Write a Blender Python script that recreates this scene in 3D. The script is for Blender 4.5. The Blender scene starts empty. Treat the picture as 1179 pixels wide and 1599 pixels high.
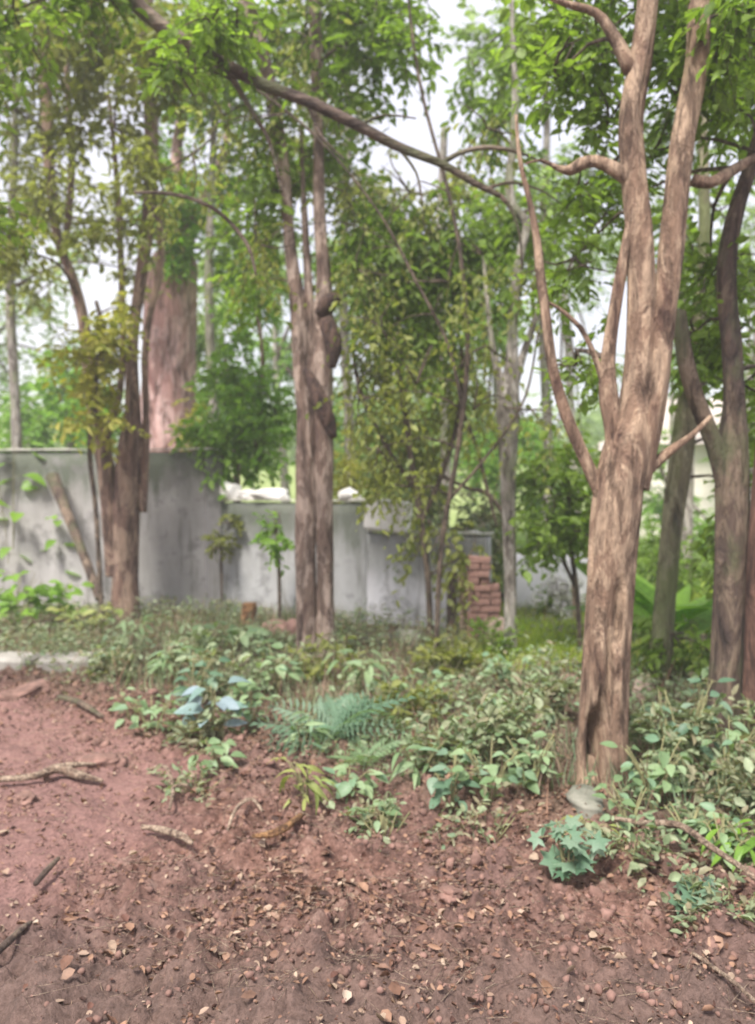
import bpy, math, random
import numpy as np
from mathutils import Vector
R = math.radians
rng = np.random.default_rng(7)
random.seed(7)
S = bpy.context.scene
COL = S.collection

# ------------------------------------------------------------------ camera
F = 1255.0; CX, CY = 589.5, 799.5
CAMZ = 1.5; PITCH = R(-1.5)
cam = bpy.data.cameras.new('camera'); camo = bpy.data.objects.new('camera', cam); COL.objects.link(camo)
camo.location = (0, 0, CAMZ); camo.rotation_euler = (R(90) + PITCH, 0, 0)
cam.sensor_fit = 'VERTICAL'; cam.sensor_height = 36; cam.lens = F / 1599 * 36
cam.clip_end = 600; cam.clip_start = 0.05
cam.dof.use_dof = True; cam.dof.focus_distance = 1.95; cam.dof.aperture_fstop = 2.3
S.camera = camo

# ------------------------------------------------------------------ world: bright overcast sky
SUN_EL, SUN_AZ = R(56), R(-150)
W = bpy.data.worlds.new('World'); S.world = W; W.use_nodes = True
nt = W.node_tree; nt.nodes.clear()
wo = nt.nodes.new('ShaderNodeOutputWorld'); bg = nt.nodes.new('ShaderNodeBackground')
sky = nt.nodes.new('ShaderNodeTexSky'); sky.sky_type = 'NISHITA'; sky.sun_disc = False
sky.sun_elevation = SUN_EL; sky.sun_rotation = SUN_AZ
cn = nt.nodes.new('ShaderNodeTexNoise'); cn.inputs['Scale'].default_value = 3; cn.inputs['Detail'].default_value = 5
cr = nt.nodes.new('ShaderNodeValToRGB')
cr.color_ramp.elements[0].position = .3; cr.color_ramp.elements[0].color = (7.0, 7.1, 8.6, 1)
cr.color_ramp.elements[1].position = .7; cr.color_ramp.elements[1].color = (9.0, 8.8, 9.8, 1)
tc = nt.nodes.new('ShaderNodeTexCoord')
mx = nt.nodes.new('ShaderNodeMix'); mx.data_type = 'RGBA'; mx.inputs[0].default_value = .82
nt.links.new(tc.outputs['Generated'], cn.inputs['Vector']); nt.links.new(cn.outputs['Fac'], cr.inputs['Fac'])
nt.links.new(sky.outputs[0], mx.inputs[6]); nt.links.new(cr.outputs[0], mx.inputs[7])
nt.links.new(mx.outputs[2], bg.inputs['Color']); bg.inputs['Strength'].default_value = .056
nt.links.new(bg.outputs[0], wo.inputs['Surface'])
sun = bpy.data.lights.new('sun', 'SUN'); sun.energy = 3.3; sun.angle = R(16); sun.color = (1, .95, .88)
suno = bpy.data.objects.new('sun', sun); COL.objects.link(suno)
# sun direction: azimuth measured from +Y towards +X
sd = Vector((math.sin(SUN_AZ) * math.cos(SUN_EL), math.cos(SUN_AZ) * math.cos(SUN_EL), math.sin(SUN_EL)))
suno.rotation_euler = sd.to_track_quat('Z', 'Y').to_euler()
S.view_settings.view_transform = 'Standard'; S.view_settings.look = 'None'
S.view_settings.gamma = 1; S.view_settings.exposure = 1.4
S.view_settings.use_curve_mapping = False
S.cycles.max_bounces = 7; S.cycles.diffuse_bounces = 4; S.cycles.transmission_bounces = 4; S.cycles.transparent_max_bounces = 4
S.cycles.volume_bounces = 1

# ------------------------------------------------------------------ noise and terrain
def _h(ix, iy, s):
    n = (ix.astype(np.int64) * 374761393 + iy.astype(np.int64) * 668265263 + s * 974711) & 0x7fffffff
    n = ((n ^ (n >> 13)) * 1274126177) & 0x7fffffff
    return ((n ^ (n >> 16)) & 0xffff) / 65535.0
def vn(x, y, s=0):
    x = np.asarray(x, float); y = np.asarray(y, float)
    ix = np.floor(x); iy = np.floor(y); fx = x - ix; fy = y - iy
    fx = fx * fx * (3 - 2 * fx); fy = fy * fy * (3 - 2 * fy)
    a = _h(ix, iy, s); b = _h(ix + 1, iy, s); c = _h(ix, iy + 1, s); d = _h(ix + 1, iy + 1, s)
    return (a * (1 - fx) + b * fx) * (1 - fy) + (c * (1 - fx) + d * fx) * fy
def fbm(x, y, o=4, s=0):
    t = 0; a = .5
    for k in range(o):
        t = t + a * (vn(x, y, s + k * 17) - .5); a *= .5; x = x * 2.03 + 5.1; y = y * 2.03 + 1.7
    return t
def sstep(a, b, x):
    t = np.clip((x - a) / (b - a), 0, 1); return t * t * (3 - 2 * t)
def edge_s(x, y): return (x - 1.4) * .607 + (y - 2.97) * .795     # >0: planted bank, <0: bare soil track
def ht(x, y):
    x = np.asarray(x, float); y = np.asarray(y, float)
    s = edge_s(x, y) + .35 * fbm(x * 1.6, y * 1.6, 3, 5)
    z = .035 * sstep(-.15, .35, s) + .06 * fbm(x * .9, y * .9, 3, 1) - .03
    near = 1 - sstep(9, 16, y)
    z = z + near * .05 * fbm(x * 4, y * 4, 3, 2)
    z = z + .13 * sstep(14, 60, y) * np.minimum(np.maximum(y - 14, 0), 56) ** .9
    return z
def ray(px, py):
    dx, dz = (px - CX) / F, -(py - CY) / F
    c, s_ = math.cos(PITCH), math.sin(PITCH)
    return np.array([dx, c - dz * s_, s_ + dz * c])
def P(px, py, d):
    v = ray(px, py); return np.array([0, 0, CAMZ]) + v * (d / v[1])
def G(px, py):
    v = ray(px, py); z = 0.
    for _ in range(30):
        t = (CAMZ - z) / -v[2]; z = float(ht(v[0] * t, v[1] * t))
    return np.array([v[0] * t, v[1] * t, z])

# ------------------------------------------------------------------ mesh helpers
def mk_mesh(name, V, faces, tint=None, mat=None, smooth=True):
    """faces: list of (m,k) int arrays"""
    me = bpy.data.meshes.new(name)
    V = np.ascontiguousarray(V, np.float32)
    me.vertices.add(len(V)); me.vertices.foreach_set('co', V.ravel())
    faces = [np.asarray(f, np.int32) for f in faces if len(f)]
    loops = np.concatenate([f.ravel() for f in faces]); tot = np.concatenate([np.full(len(f), f.shape[1], np.int32) for f in faces])
    me.loops.add(len(loops)); me.loops.foreach_set('vertex_index', loops)
    st = np.concatenate([[0], np.cumsum(tot)[:-1]]).astype(np.int32)
    me.polygons.add(len(tot)); me.polygons.foreach_set('loop_start', st); me.polygons.foreach_set('loop_total', tot)
    me.polygons.foreach_set('use_smooth', np.full(len(tot), smooth, bool))
    if tint is not None:
        a = me.attributes.new('tint', 'FLOAT', 'POINT'); a.data.foreach_set('value', np.ascontiguousarray(tint, np.float32))
    me.update(calc_edges=True)
    if mat: me.materials.append(mat)
    return me
def add(name, me, parent=None, base=None):
    o = bpy.data.objects.new(name, me); COL.objects.link(o)
    if parent is not None: o.parent = parent
    elif base is not None: o.location = base
    return o
def thing(name, label, cat, loc=(0, 0, 0), group=None):
    o = bpy.data.objects.new(name, None); COL.objects.link(o); o.location = [float(v) for v in loc]
    o.empty_display_size = .1
    o['label'] = label; o['category'] = cat
    if group: o['group'] = group
    return o
def tag(o, label, cat, group=None, kind=None):
    o['label'] = label; o['category'] = cat
    if group: o['group'] = group
    if kind: o['kind'] = kind
    return o
def rel(V, root): return np.asarray(V) - np.array(root.location)
def norm(v): return v / np.maximum(np.linalg.norm(v, axis=-1, keepdims=True), 1e-9)
def frames(d, n):
    """d: leaf direction, n: wanted normal -> (N,3,3) with rows side, dir, normal"""
    d = norm(d); x = norm(np.cross(d, n)); z = np.cross(x, d)
    return np.stack([x, d, z], 1)
def scatter(TV, TF, pos, fr, sc):
    """copies of template TV (k,3) -> V, faces"""
    N, k = len(pos), len(TV)
    sc = np.asarray(sc); sc = sc[:, None, None] if sc.ndim == 1 else sc[:, None, :]
    V = np.einsum('nki,nij->nkj', TV[None] * sc, fr) + pos[:, None, :]
    fs = [(np.asarray(f)[None] + (np.arange(N) * k)[:, None, None]).reshape(-1, len(f[0])) for f in TF]
    return V.reshape(-1, 3), fs
def catmull(Q, seg):
    Q = np.asarray(Q, float); out = []
    n = len(Q)
    for i in range(n - 1):
        p0, p1, p2, p3 = Q[max(i - 1, 0)], Q[i], Q[i + 1], Q[min(i + 2, n - 1)]
        m = max(2, int(np.linalg.norm(p2[:3] - p1[:3]) / seg))
        t = np.linspace(0, 1, m, endpoint=False)[:, None]
        out.append(.5 * (2 * p1 + (p2 - p0) * t + (2 * p0 - 5 * p1 + 4 * p2 - p3) * t ** 2 + (3 * p1 - p0 - 3 * p2 + p3) * t ** 3))
    out.append(Q[-1:]); return np.concatenate(out)
def tube(Q, sides=14, seg=.06, rough=.10, flute=.0, dents=(), seed=0, close=True):
    """Q: (n,4) x,y,z,r"""
    C = catmull(Q, seg); c = C[:, :3]; r = np.maximum(C[:, 3], .0015)
    T = norm(np.gradient(c, axis=0)); n = len(c)
    up = np.array([0, 1., 0]) if abs(T[:, 1]).mean() < .8 else np.array([1., 0, 0])
    X = norm(np.cross(T, up)); Y = np.cross(T, X)
    a = np.linspace(0, 2 * math.pi, sides, endpoint=False)
    L = np.concatenate([[0], np.cumsum(np.linalg.norm(np.diff(c, axis=0), axis=1))])
    AA, LL = np.meshgrid(a, L)
    q = r.mean()
    nz = fbm(np.cos(AA) * 1.7 + 9 + seed * 3.1, np.sin(AA) * 1.7 + LL * .28 / q * .5, 4, seed)
    nz2 = fbm(np.cos(AA) * 5 + 4 + seed, np.sin(AA) * 5 + LL * 1.6, 4, seed + 3)
    rough = rough if q > .012 else min(rough, .08)
    m = 1 + rough * 2.2 * nz + flute * nz2 * 2 
    rr = r[:, None] * m
    V = c[:, None] + (np.cos(AA)[..., None] * X[:, None] + np.sin(AA)[..., None] * Y[:, None]) * rr[..., None]
    for (dp, w, h, dep) in dents:      # hollows in the camera-facing side
        d = V - np.asarray(dp)
        front = (d[..., 1] < r[:, None] * 1.1)
        g = np.exp(-(d[..., 0] / w) ** 2 - (d[..., 2] / h) ** 4) * front
        V[..., 1] += g * dep
    V = V.reshape(-1, 3)
    i = np.arange(n - 1)[:, None] * sides; j = np.arange(sides)[None]
    f = np.stack([i + j, i + (j + 1) % sides, i + sides + (j + 1) % sides, i + sides + j], -1).reshape(-1, 4)
    V = np.concatenate([V, c[:1], c[-1:]]); k = len(V)
    jj = np.arange(sides); t0 = np.stack([(jj + 1) % sides, jj, np.full(sides, k - 2)], 1)
    b = (n - 1) * sides; t1 = np.stack([b + jj, b + (jj + 1) % sides, np.full(sides, k - 1)], 1)
    return V, [f, np.concatenate([t0, t1])]
def join(parts):
    Vs, Fs, o = [], [], 0
    for V, f in parts:
        Vs.append(V); Fs += [np.asarray(x) + o for x in f]; o += len(V)
    return np.concatenate(Vs), Fs
def box(x0, x1, y0, y1, z0, z1):
    V = np.array([(x, y, z) for z in (z0, z1) for y in (y0, y1) for x in (x0, x1)], float)
    f = [(0, 2, 3, 1), (4, 5, 7, 6), (0, 1, 5, 4), (2, 6, 7, 3), (0, 4, 6, 2), (1, 3, 7, 5)]
    return V, [np.array(f)]

# ------------------------------------------------------------------ materials
def nodes(name):
    m = bpy.data.materials.new(name); m.use_nodes = True; t = m.node_tree
    p = t.nodes['Principled BSDF']; return m, t, p, t.nodes['Material Output']
def ramp(t, cols, fac):
    r = t.nodes.new('ShaderNodeValToRGB'); e = r.color_ramp.elements
    while len(e) < len(cols): e.new(.5)
    for i, (pos, c) in enumerate(cols): e[i].position = pos; e[i].color = (*c, 1)
    t.links.new(fac, r.inputs['Fac']); return r.outputs[0]
def noise(t, vec, scale, detail=5, rough=.6, dist=0):
    n = t.nodes.new('ShaderNodeTexNoise'); n.inputs['Scale'].default_value = scale; n.inputs['Detail'].default_value = detail
    n.inputs['Roughness'].default_value = rough; n.inputs['Distortion'].default_value = dist
    if vec is not None: t.links.new(vec, n.inputs['Vector'])
    return n.outputs['Fac']
def mapping(t, scale):
    c = t.nodes.new('ShaderNodeTexCoord'); m = t.nodes.new('ShaderNodeMapping'); m.inputs['Scale'].default_value = scale
    t.links.new(c.outputs['Object'], m.inputs['Vector']); return m.outputs[0]
def mixc(t, a, b, fac, mode='MIX'):
    m = t.nodes.new('ShaderNodeMix'); m.data_type = 'RGBA'; m.blend_type = mode
    for v, i in ((fac, 0), (a, 6), (b, 7)):
        if isinstance(v, (int, float)): m.inputs[i].default_value = v
        elif isinstance(v, tuple): m.inputs[i].default_value = (*v, 1)
        else: t.links.new(v, m.inputs[i])
    return m.outputs[2]
def bump(t, p, h, strength=.5, dist=.02):
    b = t.nodes.new('ShaderNodeBump'); b.inputs['Strength'].default_value = strength; b.inputs['Distance'].default_value = dist
    t.links.new(h, b.inputs['Height']); t.links.new(b.outputs[0], p.inputs['Normal'])
def attr(t, n='tint'):
    a = t.nodes.new('ShaderNodeAttribute'); a.attribute_name = n; return a.outputs['Fac']

def leaf_mat(name, cols, trans=.38, rough=.5, objrand=False, tcol=1.5):
    m, t, p, out = nodes(name)
    if objrand:
        oi = t.nodes.new('ShaderNodeObjectInfo'); f = oi.outputs['Random']
    else: f = attr(t)
    n = len(cols); c = ramp(t, [(i / max(1, n - 1), x) for i, x in enumerate(cols)], f)
    nz = noise(t, mapping(t, (1, 1, 1)), 35, 3)
    c = mixc(t, c, ramp(t, [(.3, (.65, .65, .6)), (.7, (1.15, 1.15, 1.1))], nz), 1.0, 'MULTIPLY')
    t.links.new(c, p.inputs['Base Color']); p.inputs['Roughness'].default_value = rough
    p.inputs['Specular IOR Level'].default_value = .3
    tr = t.nodes.new('ShaderNodeBsdfTranslucent')
    t.links.new(mixc(t, c, (1.5 * tcol / 1.5, 1.6 * tcol / 1.5, .7), 1.0, 'MULTIPLY'), tr.inputs['Color'])
    ms = t.nodes.new('ShaderNodeMixShader'); ms.inputs[0].default_value = trans
    t.links.new(p.outputs[0], ms.inputs[1]); t.links.new(tr.outputs[0], ms.inputs[2]); t.links.new(ms.outputs[0], out.inputs['Surface'])
    return m
L_MID = leaf_mat('leaf_mid_green', [(.08, .13, .03), (.15, .24, .045), (.25, .37, .07), (.16, .22, .08)], .5)
L_OLIVE = leaf_mat('leaf_olive', [(.10, .12, .04), (.18, .20, .06), (.28, .30, .09), (.16, .19, .08)], .45)
L_BRIGHT = leaf_mat('leaf_bright_green', [(.10, .20, .03), (.17, .33, .05), (.26, .42, .08), (.15, .30, .08)], .45)
L_YEL = leaf_mat('leaf_yellow_green', [(.18, .22, .04), (.34, .36, .07), (.48, .44, .12), (.2, .26, .06)], .45)
L_GREY = leaf_mat('leaf_grey_green', [(.13, .17, .10), (.21, .28, .16), (.31, .37, .24), (.26, .22, .15), (.19, .28, .18)], .3)
L_FAR = leaf_mat('leaf_far_green', [(.12, .19, .06), (.20, .31, .09), (.31, .43, .15), (.2, .28, .12)], .45)
L_TEAL = leaf_mat('leaf_teal', [(.09, .17, .11), (.15, .25, .17), (.24, .33, .25)], .3, .45, True)
L_SEED = leaf_mat('leaf_seedling', [(.14, .22, .11), (.22, .33, .17), (.32, .42, .25), (.17, .29, .19)], .32, .45, True)
L_LIME = leaf_mat('leaf_lime', [(.14, .27, .04), (.24, .42, .06), (.20, .35, .07)], .45, .4, True)
L_BLUE = leaf_mat('leaf_pale_blue', [(.22, .29, .34), (.28, .36, .43), (.18, .28, .26)], .2, .4, True)
L_YSPR = leaf_mat('leaf_yellow_sprig', [(.28, .32, .10), (.36, .38, .14), (.22, .30, .09)], .35, .5, True)
L_DRY = leaf_mat('dry_leaf', [(.05, .026, .022), (.14, .065, .05), (.24, .135, .095), (.34, .20, .14), (.18, .095, .07), (.29, .19, .145), (.44, .33, .26), (.11, .06, .045)], .12, .7, False, 1.2)
L_DRYO = leaf_mat('dry_leaf_single', [(.34, .23, .18), (.42, .31, .25), (.50, .42, .36), (.38, .23, .17)], .12, .7, True, 1.2)
L_CURT = leaf_mat('leaf_curtain', [(.15, .19, .06), (.24, .28, .08), (.36, .38, .13), (.2, .26, .1)], .5)
L_LAWN = leaf_mat('lawn_blade', [(.24, .34, .05), (.38, .48, .08), (.50, .56, .14)], .5)
L_FLOWER = leaf_mat('lavender_petal', [(.72, .66, .86), (.86, .84, .92), (.78, .74, .90)], .45, .6, False, 1.0)

def bark(name, pale, mid, dark, patch=2.2, streak=1.0, moss=None, along='z'):
    m, t, p, out = nodes(name)
    _map = mapping
    def mapping_(t, s): return _map(t, s if along == 'z' else ((s[2], 1, 1) if along == 'x' else (1, 1, 1)))
    v = mapping_(t, (1, 1, .22 * streak))
    n1 = noise(t, v, 22, 6, .6, .5)
    n2 = noise(t, mapping_(t, (1, 1, .42)), patch * 2.6, 9, .68, .7)      # peeled plates
    n5 = noise(t, mapping_(t, (1, 1, .22)), patch * 5.5, 8, .68, .5)       # long streaks
    n3 = noise(t, v, 70, 4, .7)
    hi = tuple(min(.8, x * 1.25) for x in pale)
    c = ramp(t, [(.36, dark), (.43, mid), (.49, mid), (.52, pale), (.66, hi)], n2)
    s = ramp(t, [(.40, (.30, .26, .24)), (.48, (.95, .95, .95)), (.6, (1.08, 1.05, 1.02))], n5)
    c = mixc(t, c, s, .9, 'MULTIPLY')
    c = mixc(t, c, ramp(t, [(.3, (.55, .52, .5)), (.55, (1.1, 1.1, 1.1))], n1), .6, 'MULTIPLY')
    c = mixc(t, c, ramp(t, [(.3, (.6, .58, .56)), (.6, (1.1, 1.1, 1.1))], n3), .5, 'MULTIPLY')
    if moss:
        n4 = noise(t, mapping_(t, (1, 1, .6)), 3.3, 5, .6)
        mm = ramp(t, [(.5, (0, 0, 0)), (.62, (.8, .8, .8))], n4); c = mixc(t, c, moss, mm)
    t.links.new(c, p.inputs['Base Color']); p.inputs['Roughness'].default_value = .85
    h = t.nodes.new('ShaderNodeMath'); h.operation = 'ADD'; t.links.new(n1, h.inputs[0]); t.links.new(n5, h.inputs[1])
    h2 = t.nodes.new('ShaderNodeMath'); h2.operation = 'ADD'; t.links.new(h.outputs[0], h2.inputs[0]); t.links.new(n2, h2.inputs[1])
    bump(t, p, h2.outputs[0], 1.0, .05)
    return m
B_MAIN = bark('bark_pinkish_beige', (.42, .30, .21), (.27, .175, .12), (.12, .065, .045), 2.4, .8)
B_MID = bark('bark_grey_brown', (.40, .31, .26), (.21, .145, .115), (.10, .06, .05), 2.2, .7)
B_DARK = bark('bark_dark', (.19, .14, .10), (.11, .075, .058), (.06, .04, .035), 2, .8, (.10, .11, .05))
B_BROWN = bark('bark_red_brown', (.34, .24, .18), (.21, .13, .10), (.12, .07, .055), 2, .6)
B_GREY = bark('bark_pale_grey', (.42, .39, .35), (.27, .24, .21), (.15, .13, .11), 3, .8, (.20, .22, .12))
B_PINK = bark('bark_pink', (.62, .42, .40), (.46, .27, .25), (.33, .17, .16), 2, .25)
B_OLIVE = bark('bark_mossy', (.30, .28, .18), (.18, .16, .10), (.10, .09, .06), 2, .8, (.16, .19, .07))
B_TWIG = bark('twig_bark', (.20, .15, .11), (.11, .08, .06), (.06, .045, .035), 6)
B_STICK = bark('pale_stick', (.55, .42, .31), (.36, .25, .18), (.22, .14, .10), 8, along='n')
B_BOUGH = bark('bark_bough', (.20, .155, .12), (.13, .09, .07), (.07, .045, .035), 2, .8, (.10, .11, .05), 'x')
B_RUST = bark('orange_brown_wood', (.42, .23, .10), (.24, .12, .05), (.12, .06, .035), 8, along='n')

def soil_mat():
    m, t, p, out = nodes('red_soil')
    v = mapping(t, (1, 1, 1))
    n0 = noise(t, v, .9, 4, .6); n1 = noise(t, v, 9, 8, .68); n2 = noise(t, v, 45, 6, .75)
    c = ramp(t, [(.36, (.06, .032, .025)), (.45, (.19, .10, .075)), (.55, (.31, .175, .135)), (.68, (.42, .28, .225))], n1)
    c = mixc(t, c, (.20, .125, .11), ramp(t, [(.42, (0, 0, 0)), (.62, (.8, .8, .8))], n0))
    smooth = attr(t, 'smooth'); c = mixc(t, c, (.36, .20, .18), smooth)
    grey = attr(t, 'grey'); c = mixc(t, c, mixc(t, (.14, .095, .08), (.23, .16, .135), n1), grey)
    grass = attr(t, 'grass'); g = ramp(t, [(.35, (.13, .17, .05)), (.5, (.26, .34, .10)), (.65, (.38, .42, .18))], noise(t, v, 2.2, 7, .7))
    bank = attr(t, 'bank'); c = mixc(t, c, mixc(t, (.13, .10, .065), (.28, .21, .15), n1), bank)
    c = mixc(t, c, g, grass)
    c = mixc(t, c, ramp(t, [(.34, (.5, .48, .47)), (.6, (1.15, 1.15, 1.15))], n2), .85, 'MULTIPLY')
    t.links.new(c, p.inputs['Base Color']); p.inputs['Roughness'].default_value = .92
    p.inputs['Specular IOR Level'].default_value = .25
    h = t.nodes.new('ShaderNodeMath'); h.operation = 'ADD'; t.links.new(n1, h.inputs[0]); t.links.new(n2, h.inputs[1])
    bump(t, p, h.outputs[0], .9, .03)
    return m
M_SOIL = soil_mat()
def plaster(name, c0, c1, moss=(.10, .115, .085), topz=2.0, amt=1.0, sc=1.0):
    m, t, p, out = nodes(name)
    v = mapping(t, (1, 1, 1)); n0 = noise(t, v, 1.3 * sc, 5, .6); n1 = noise(t, mapping(t, (1, 1, .35)), 5 * sc, 6, .65); n2 = noise(t, v, 40, 5, .7)
    c = ramp(t, [(.35, c0), (.65, c1)], n0)
    # rain-washed algae hanging from the top edge
    sx = t.nodes.new('ShaderNodeSeparateXYZ'); g = t.nodes.new('ShaderNodeNewGeometry'); t.links.new(g.outputs['Position'], sx.inputs[0])
    mr = t.nodes.new('ShaderNodeMapRange'); mr.inputs[1].default_value = topz - .75; mr.inputs[2].default_value = topz - .05
    t.links.new(sx.outputs[2], mr.inputs[0])
    a = t.nodes.new('ShaderNodeMath'); a.operation = 'MULTIPLY_ADD'; t.links.new(mr.outputs[0], a.inputs[0]); a.inputs[1].default_value = .55
    t.links.new(n1, a.inputs[2])
    f = ramp(t, [(.62, (0, 0, 0)), (.92, (amt, amt, amt))], a.outputs[0])
    c = mixc(t, c, moss, f)
    n4 = noise(t, v, 2.6 * sc, 7, .7); c = mixc(t, c, tuple(x * .55 for x in c0), ramp(t, [(.52, (0, 0, 0)), (.62, (.75, .75, .75))], n4))
    n6 = noise(t, mapping(t, (1, 1, .12)), 9 * sc, 5, .6); c = mixc(t, c, (.13, .13, .11), ramp(t, [(.56, (0, 0, 0)), (.68, (.6, .6, .6))], n6))
    c = mixc(t, c, ramp(t, [(.35, (.8, .8, .78)), (.6, (1.05, 1.05, 1.05))], n1), .8, 'MULTIPLY')
    t.links.new(c, p.inputs['Base Color']); p.inputs['Roughness'].default_value = .9
    h = t.nodes.new('ShaderNodeMath'); h.operation = 'ADD'; t.links.new(n1, h.inputs[0]); t.links.new(n2, h.inputs[1])
    bump(t, p, h.outputs[0], .5, .01)
    return m
def plain(name, c0, c1, scale=8, rough=.85, bmp=.4):
    m, t, p, out = nodes(name); v = mapping(t, (1, 1, 1))
    n = noise(t, v, scale, 6, .65); t.links.new(ramp(t, [(.32, c0), (.66, c1)], n), p.inputs['Base Color'])
    p.inputs['Roughness'].default_value = rough; bump(t, p, n, bmp, .01); return m
M_COPE = plain('pale_coping', (.42, .41, .36), (.62, .60, .54), 7)
M_WHITE = plain('white_chalky_stone', (.62, .60, .57), (.85, .83, .80), 6)
M_ROCK = plain('mossy_rock', (.10, .11, .08), (.24, .23, .19), 9)
M_REDROCK = plain('red_stone', (.20, .11, .09), (.36, .21, .17), 9)
M_CLOD = plain('soil_clod', (.09, .05, .038), (.27, .155, .125), 14, .95)
M_BRICK = plain('red_brick', (.15, .075, .06), (.33, .19, .155), 16)
M_MORTAR = plain('old_mortar', (.25, .19, .16), (.38, .30, .26), 12)
M_PINKB = plain('pink_block', (.24, .17, .14), (.46, .34, .29), 9)
M_CREAM = plain('cream_render', (.72, .66, .58), (.84, .79, .71), 2, .9, .1)
M_WHITEW = plain('white_wall_paint', (.70, .68, .70), (.84, .82, .84), 2, .9, .1)
M_ROOF = plain('weathered_roof', (.40, .34, .30), (.56, .50, .45), 6)
M_GLASS = plain('dark_window', (.05, .06, .07), (.08, .09, .10), 2, .1, 0)

# ------------------------------------------------------------------ ground sheet
def axis(lo, hi, fine_lo, fine_hi, step, grow):
    a = list(np.arange(fine_lo, fine_hi, step)); s = step; x = fine_hi
    while x < hi: a.append(x); s *= grow; x += s
    a.append(hi); s = step; x = fine_lo - step; b = []
    while x > lo: b.append(x); s *= grow; x -= s
    b.append(lo); return np.array(b[::-1] + a)
gx = axis(-160, 160, -2.8, 2.8, .018, 1.05)
gy = [1.6]; 
while gy[-1] < 4.2: gy.append(gy[-1] + .016)
s_ = .018
while gy[-1] < 165: s_ = min(s_ * 1.018, 14); gy.append(gy[-1] + s_)
gy = np.concatenate([[-60, -20, -6, -2, 0, .8, 1.2], gy])
X, Y = np.meshgrid(gx, gy)
Z = ht(X, Y)
sE = edge_s(X, Y)
nearw = 1 - sstep(6, 11, Y)
smoothA = sstep(.0, .5, (-X - .75) * .9 - (Y - 3.6) * .1 + fbm(X * 1.3, Y * 1.3, 3, 31)) * (1 - sstep(-.35, .05, sE)) * sstep(2.6, 3.1, Y)
cl = np.abs(fbm(X * 9, Y * 9, 4, 40)); cl2 = fbm(X * 22, Y * 22, 3, 41)
RELIEF = lambda x, y: (.30 * np.maximum(np.abs(fbm(x * 5, y * 5, 3, 40)) - .04, 0) + .16 * np.abs(fbm(x * 16, y * 16, 3, 43)) + .05 * fbm(x * 40, y * 40, 2, 41) - .04)
Z = Z + nearw * (1 - .72 * smoothA) * RELIEF(X, Y)
# clods turned up along the planted edge
Z = Z + nearw * np.exp(-((sE + .15) / .35) ** 2) * .26 * np.maximum(fbm(X * 6, Y * 6, 4, 42), 0) * (1 - .5 * smoothA)
V = np.stack([X, Y, Z], -1).reshape(-1, 3)
ny, nx = X.shape; ii, jj = np.meshgrid(np.arange(ny - 1), np.arange(nx - 1), indexing='ij')
b0 = (ii * nx + jj).ravel(); fq = np.stack([b0, b0 + 1, b0 + nx + 1, b0 + nx], 1)
me = mk_mesh('ground', V, [fq], mat=M_SOIL)
def vattr(me, n, a):
    at = me.attributes.new(n, 'FLOAT', 'POINT'); at.data.foreach_set('value', np.ascontiguousarray(a, np.float32).ravel())
vattr(me, 'smooth', smoothA * .6)
vattr(me, 'grey', (1 - sstep(2.35, 3.0, Y + .25 * fbm(X * 2, Y * 2, 3, 8))) * .8)
grass = np.maximum(sstep(10.2, 11.0, Y), sstep(.6, 1.1, X + fbm(X, Y, 3, 3) * .6) * sstep(6.4, 7.6, Y + fbm(X * 1.2, Y * 1.2, 3, 4)))
vattr(me, 'grass', grass)
vattr(me, 'bank', sstep(-.05, .5, sE + .5 * fbm(X * 2, Y * 2, 3, 9)) * (1 - grass) * .8)
go = add('ground', me); go['kind'] = 'structure'

# ------------------------------------------------------------------ leaf templates
def ovate(n=5, w=.26, cup=.10, bend=.12):
    V, fL = [], []
    for i in range(n + 1):
        t = i / n; ww = w * math.sin(math.pi * min(1, t ** .8)) ** .8 if 0 < i < n else .004
        z = -bend * t * t
        V += [(-ww, t, z + cup * ww / w), (0, t, z), (ww, t, z + cup * ww / w)]
    for i in range(n):
        a = i * 3; fL += [(a, a + 1, a + 4, a + 3), (a + 1, a + 2, a + 5, a + 4)]
    return np.array(V, float), [np.array(fL)]
def lobed(lobes=7, bend=.45):
    V = [(0, .0, 0)]; k = lobes * 2 + 1
    for i in range(k):
        a = R(-150) + R(300) * i / (k - 1)
        r = ((.54 + .10 * math.sin(i * 2.3)) if i % 2 else .27) * (1.0 - .25 * abs(a) / R(150)) * 1.25
        V.append((math.sin(a) * r, .15 + math.cos(a) * r, -bend * r * r + (.03 if i % 2 else -.02)))
    V[0] = (0, .12, .03)
    return np.array(V, float), [np.array([(0, i + 2, i + 1) for i in range(k - 1)])]
def frond(n=11):
    V, Fq = [], []
    for i in range(n):
        t = (i + 1) / (n + 1); z = .25 * t - .75 * t * t; y = t * .95
        l = .26 * math.sin(math.pi * (.12 + .86 * t)) ** .8
        for s in (-1, 1):
            b = len(V); w = .028
            V += [(0, y - w, z), (s * l * .55, y + .02, z + .01), (s * l, y + .10, z - .05), (s * l * .5, y + .02 + 2 * w, z + .012)]
            Fq.append((b, b + 1, b + 2, b + 3))
    b = len(V)
    for i in range(8):
        t = i / 7; z = .25 * t - .75 * t * t
        V += [(-.008 * (1.2 - t), t * .97, z + .004), (.008 * (1.2 - t), t * .97, z + .004)]
    for i in range(7): Fq.append((b + 2 * i, b + 2 * i + 1, b + 2 * i + 3, b + 2 * i + 2))
    return np.array(V, float), [np.array(Fq)]
T6 = (np.array([(0, 0, 0), (.25, .32, .07), (.2, .7, .06), (0, 1, -.10), (-.2, .7, .06), (-.25, .32, .07)], float), [np.array([(0, 1, 2, 3), (0, 3, 4, 5)])])
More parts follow.
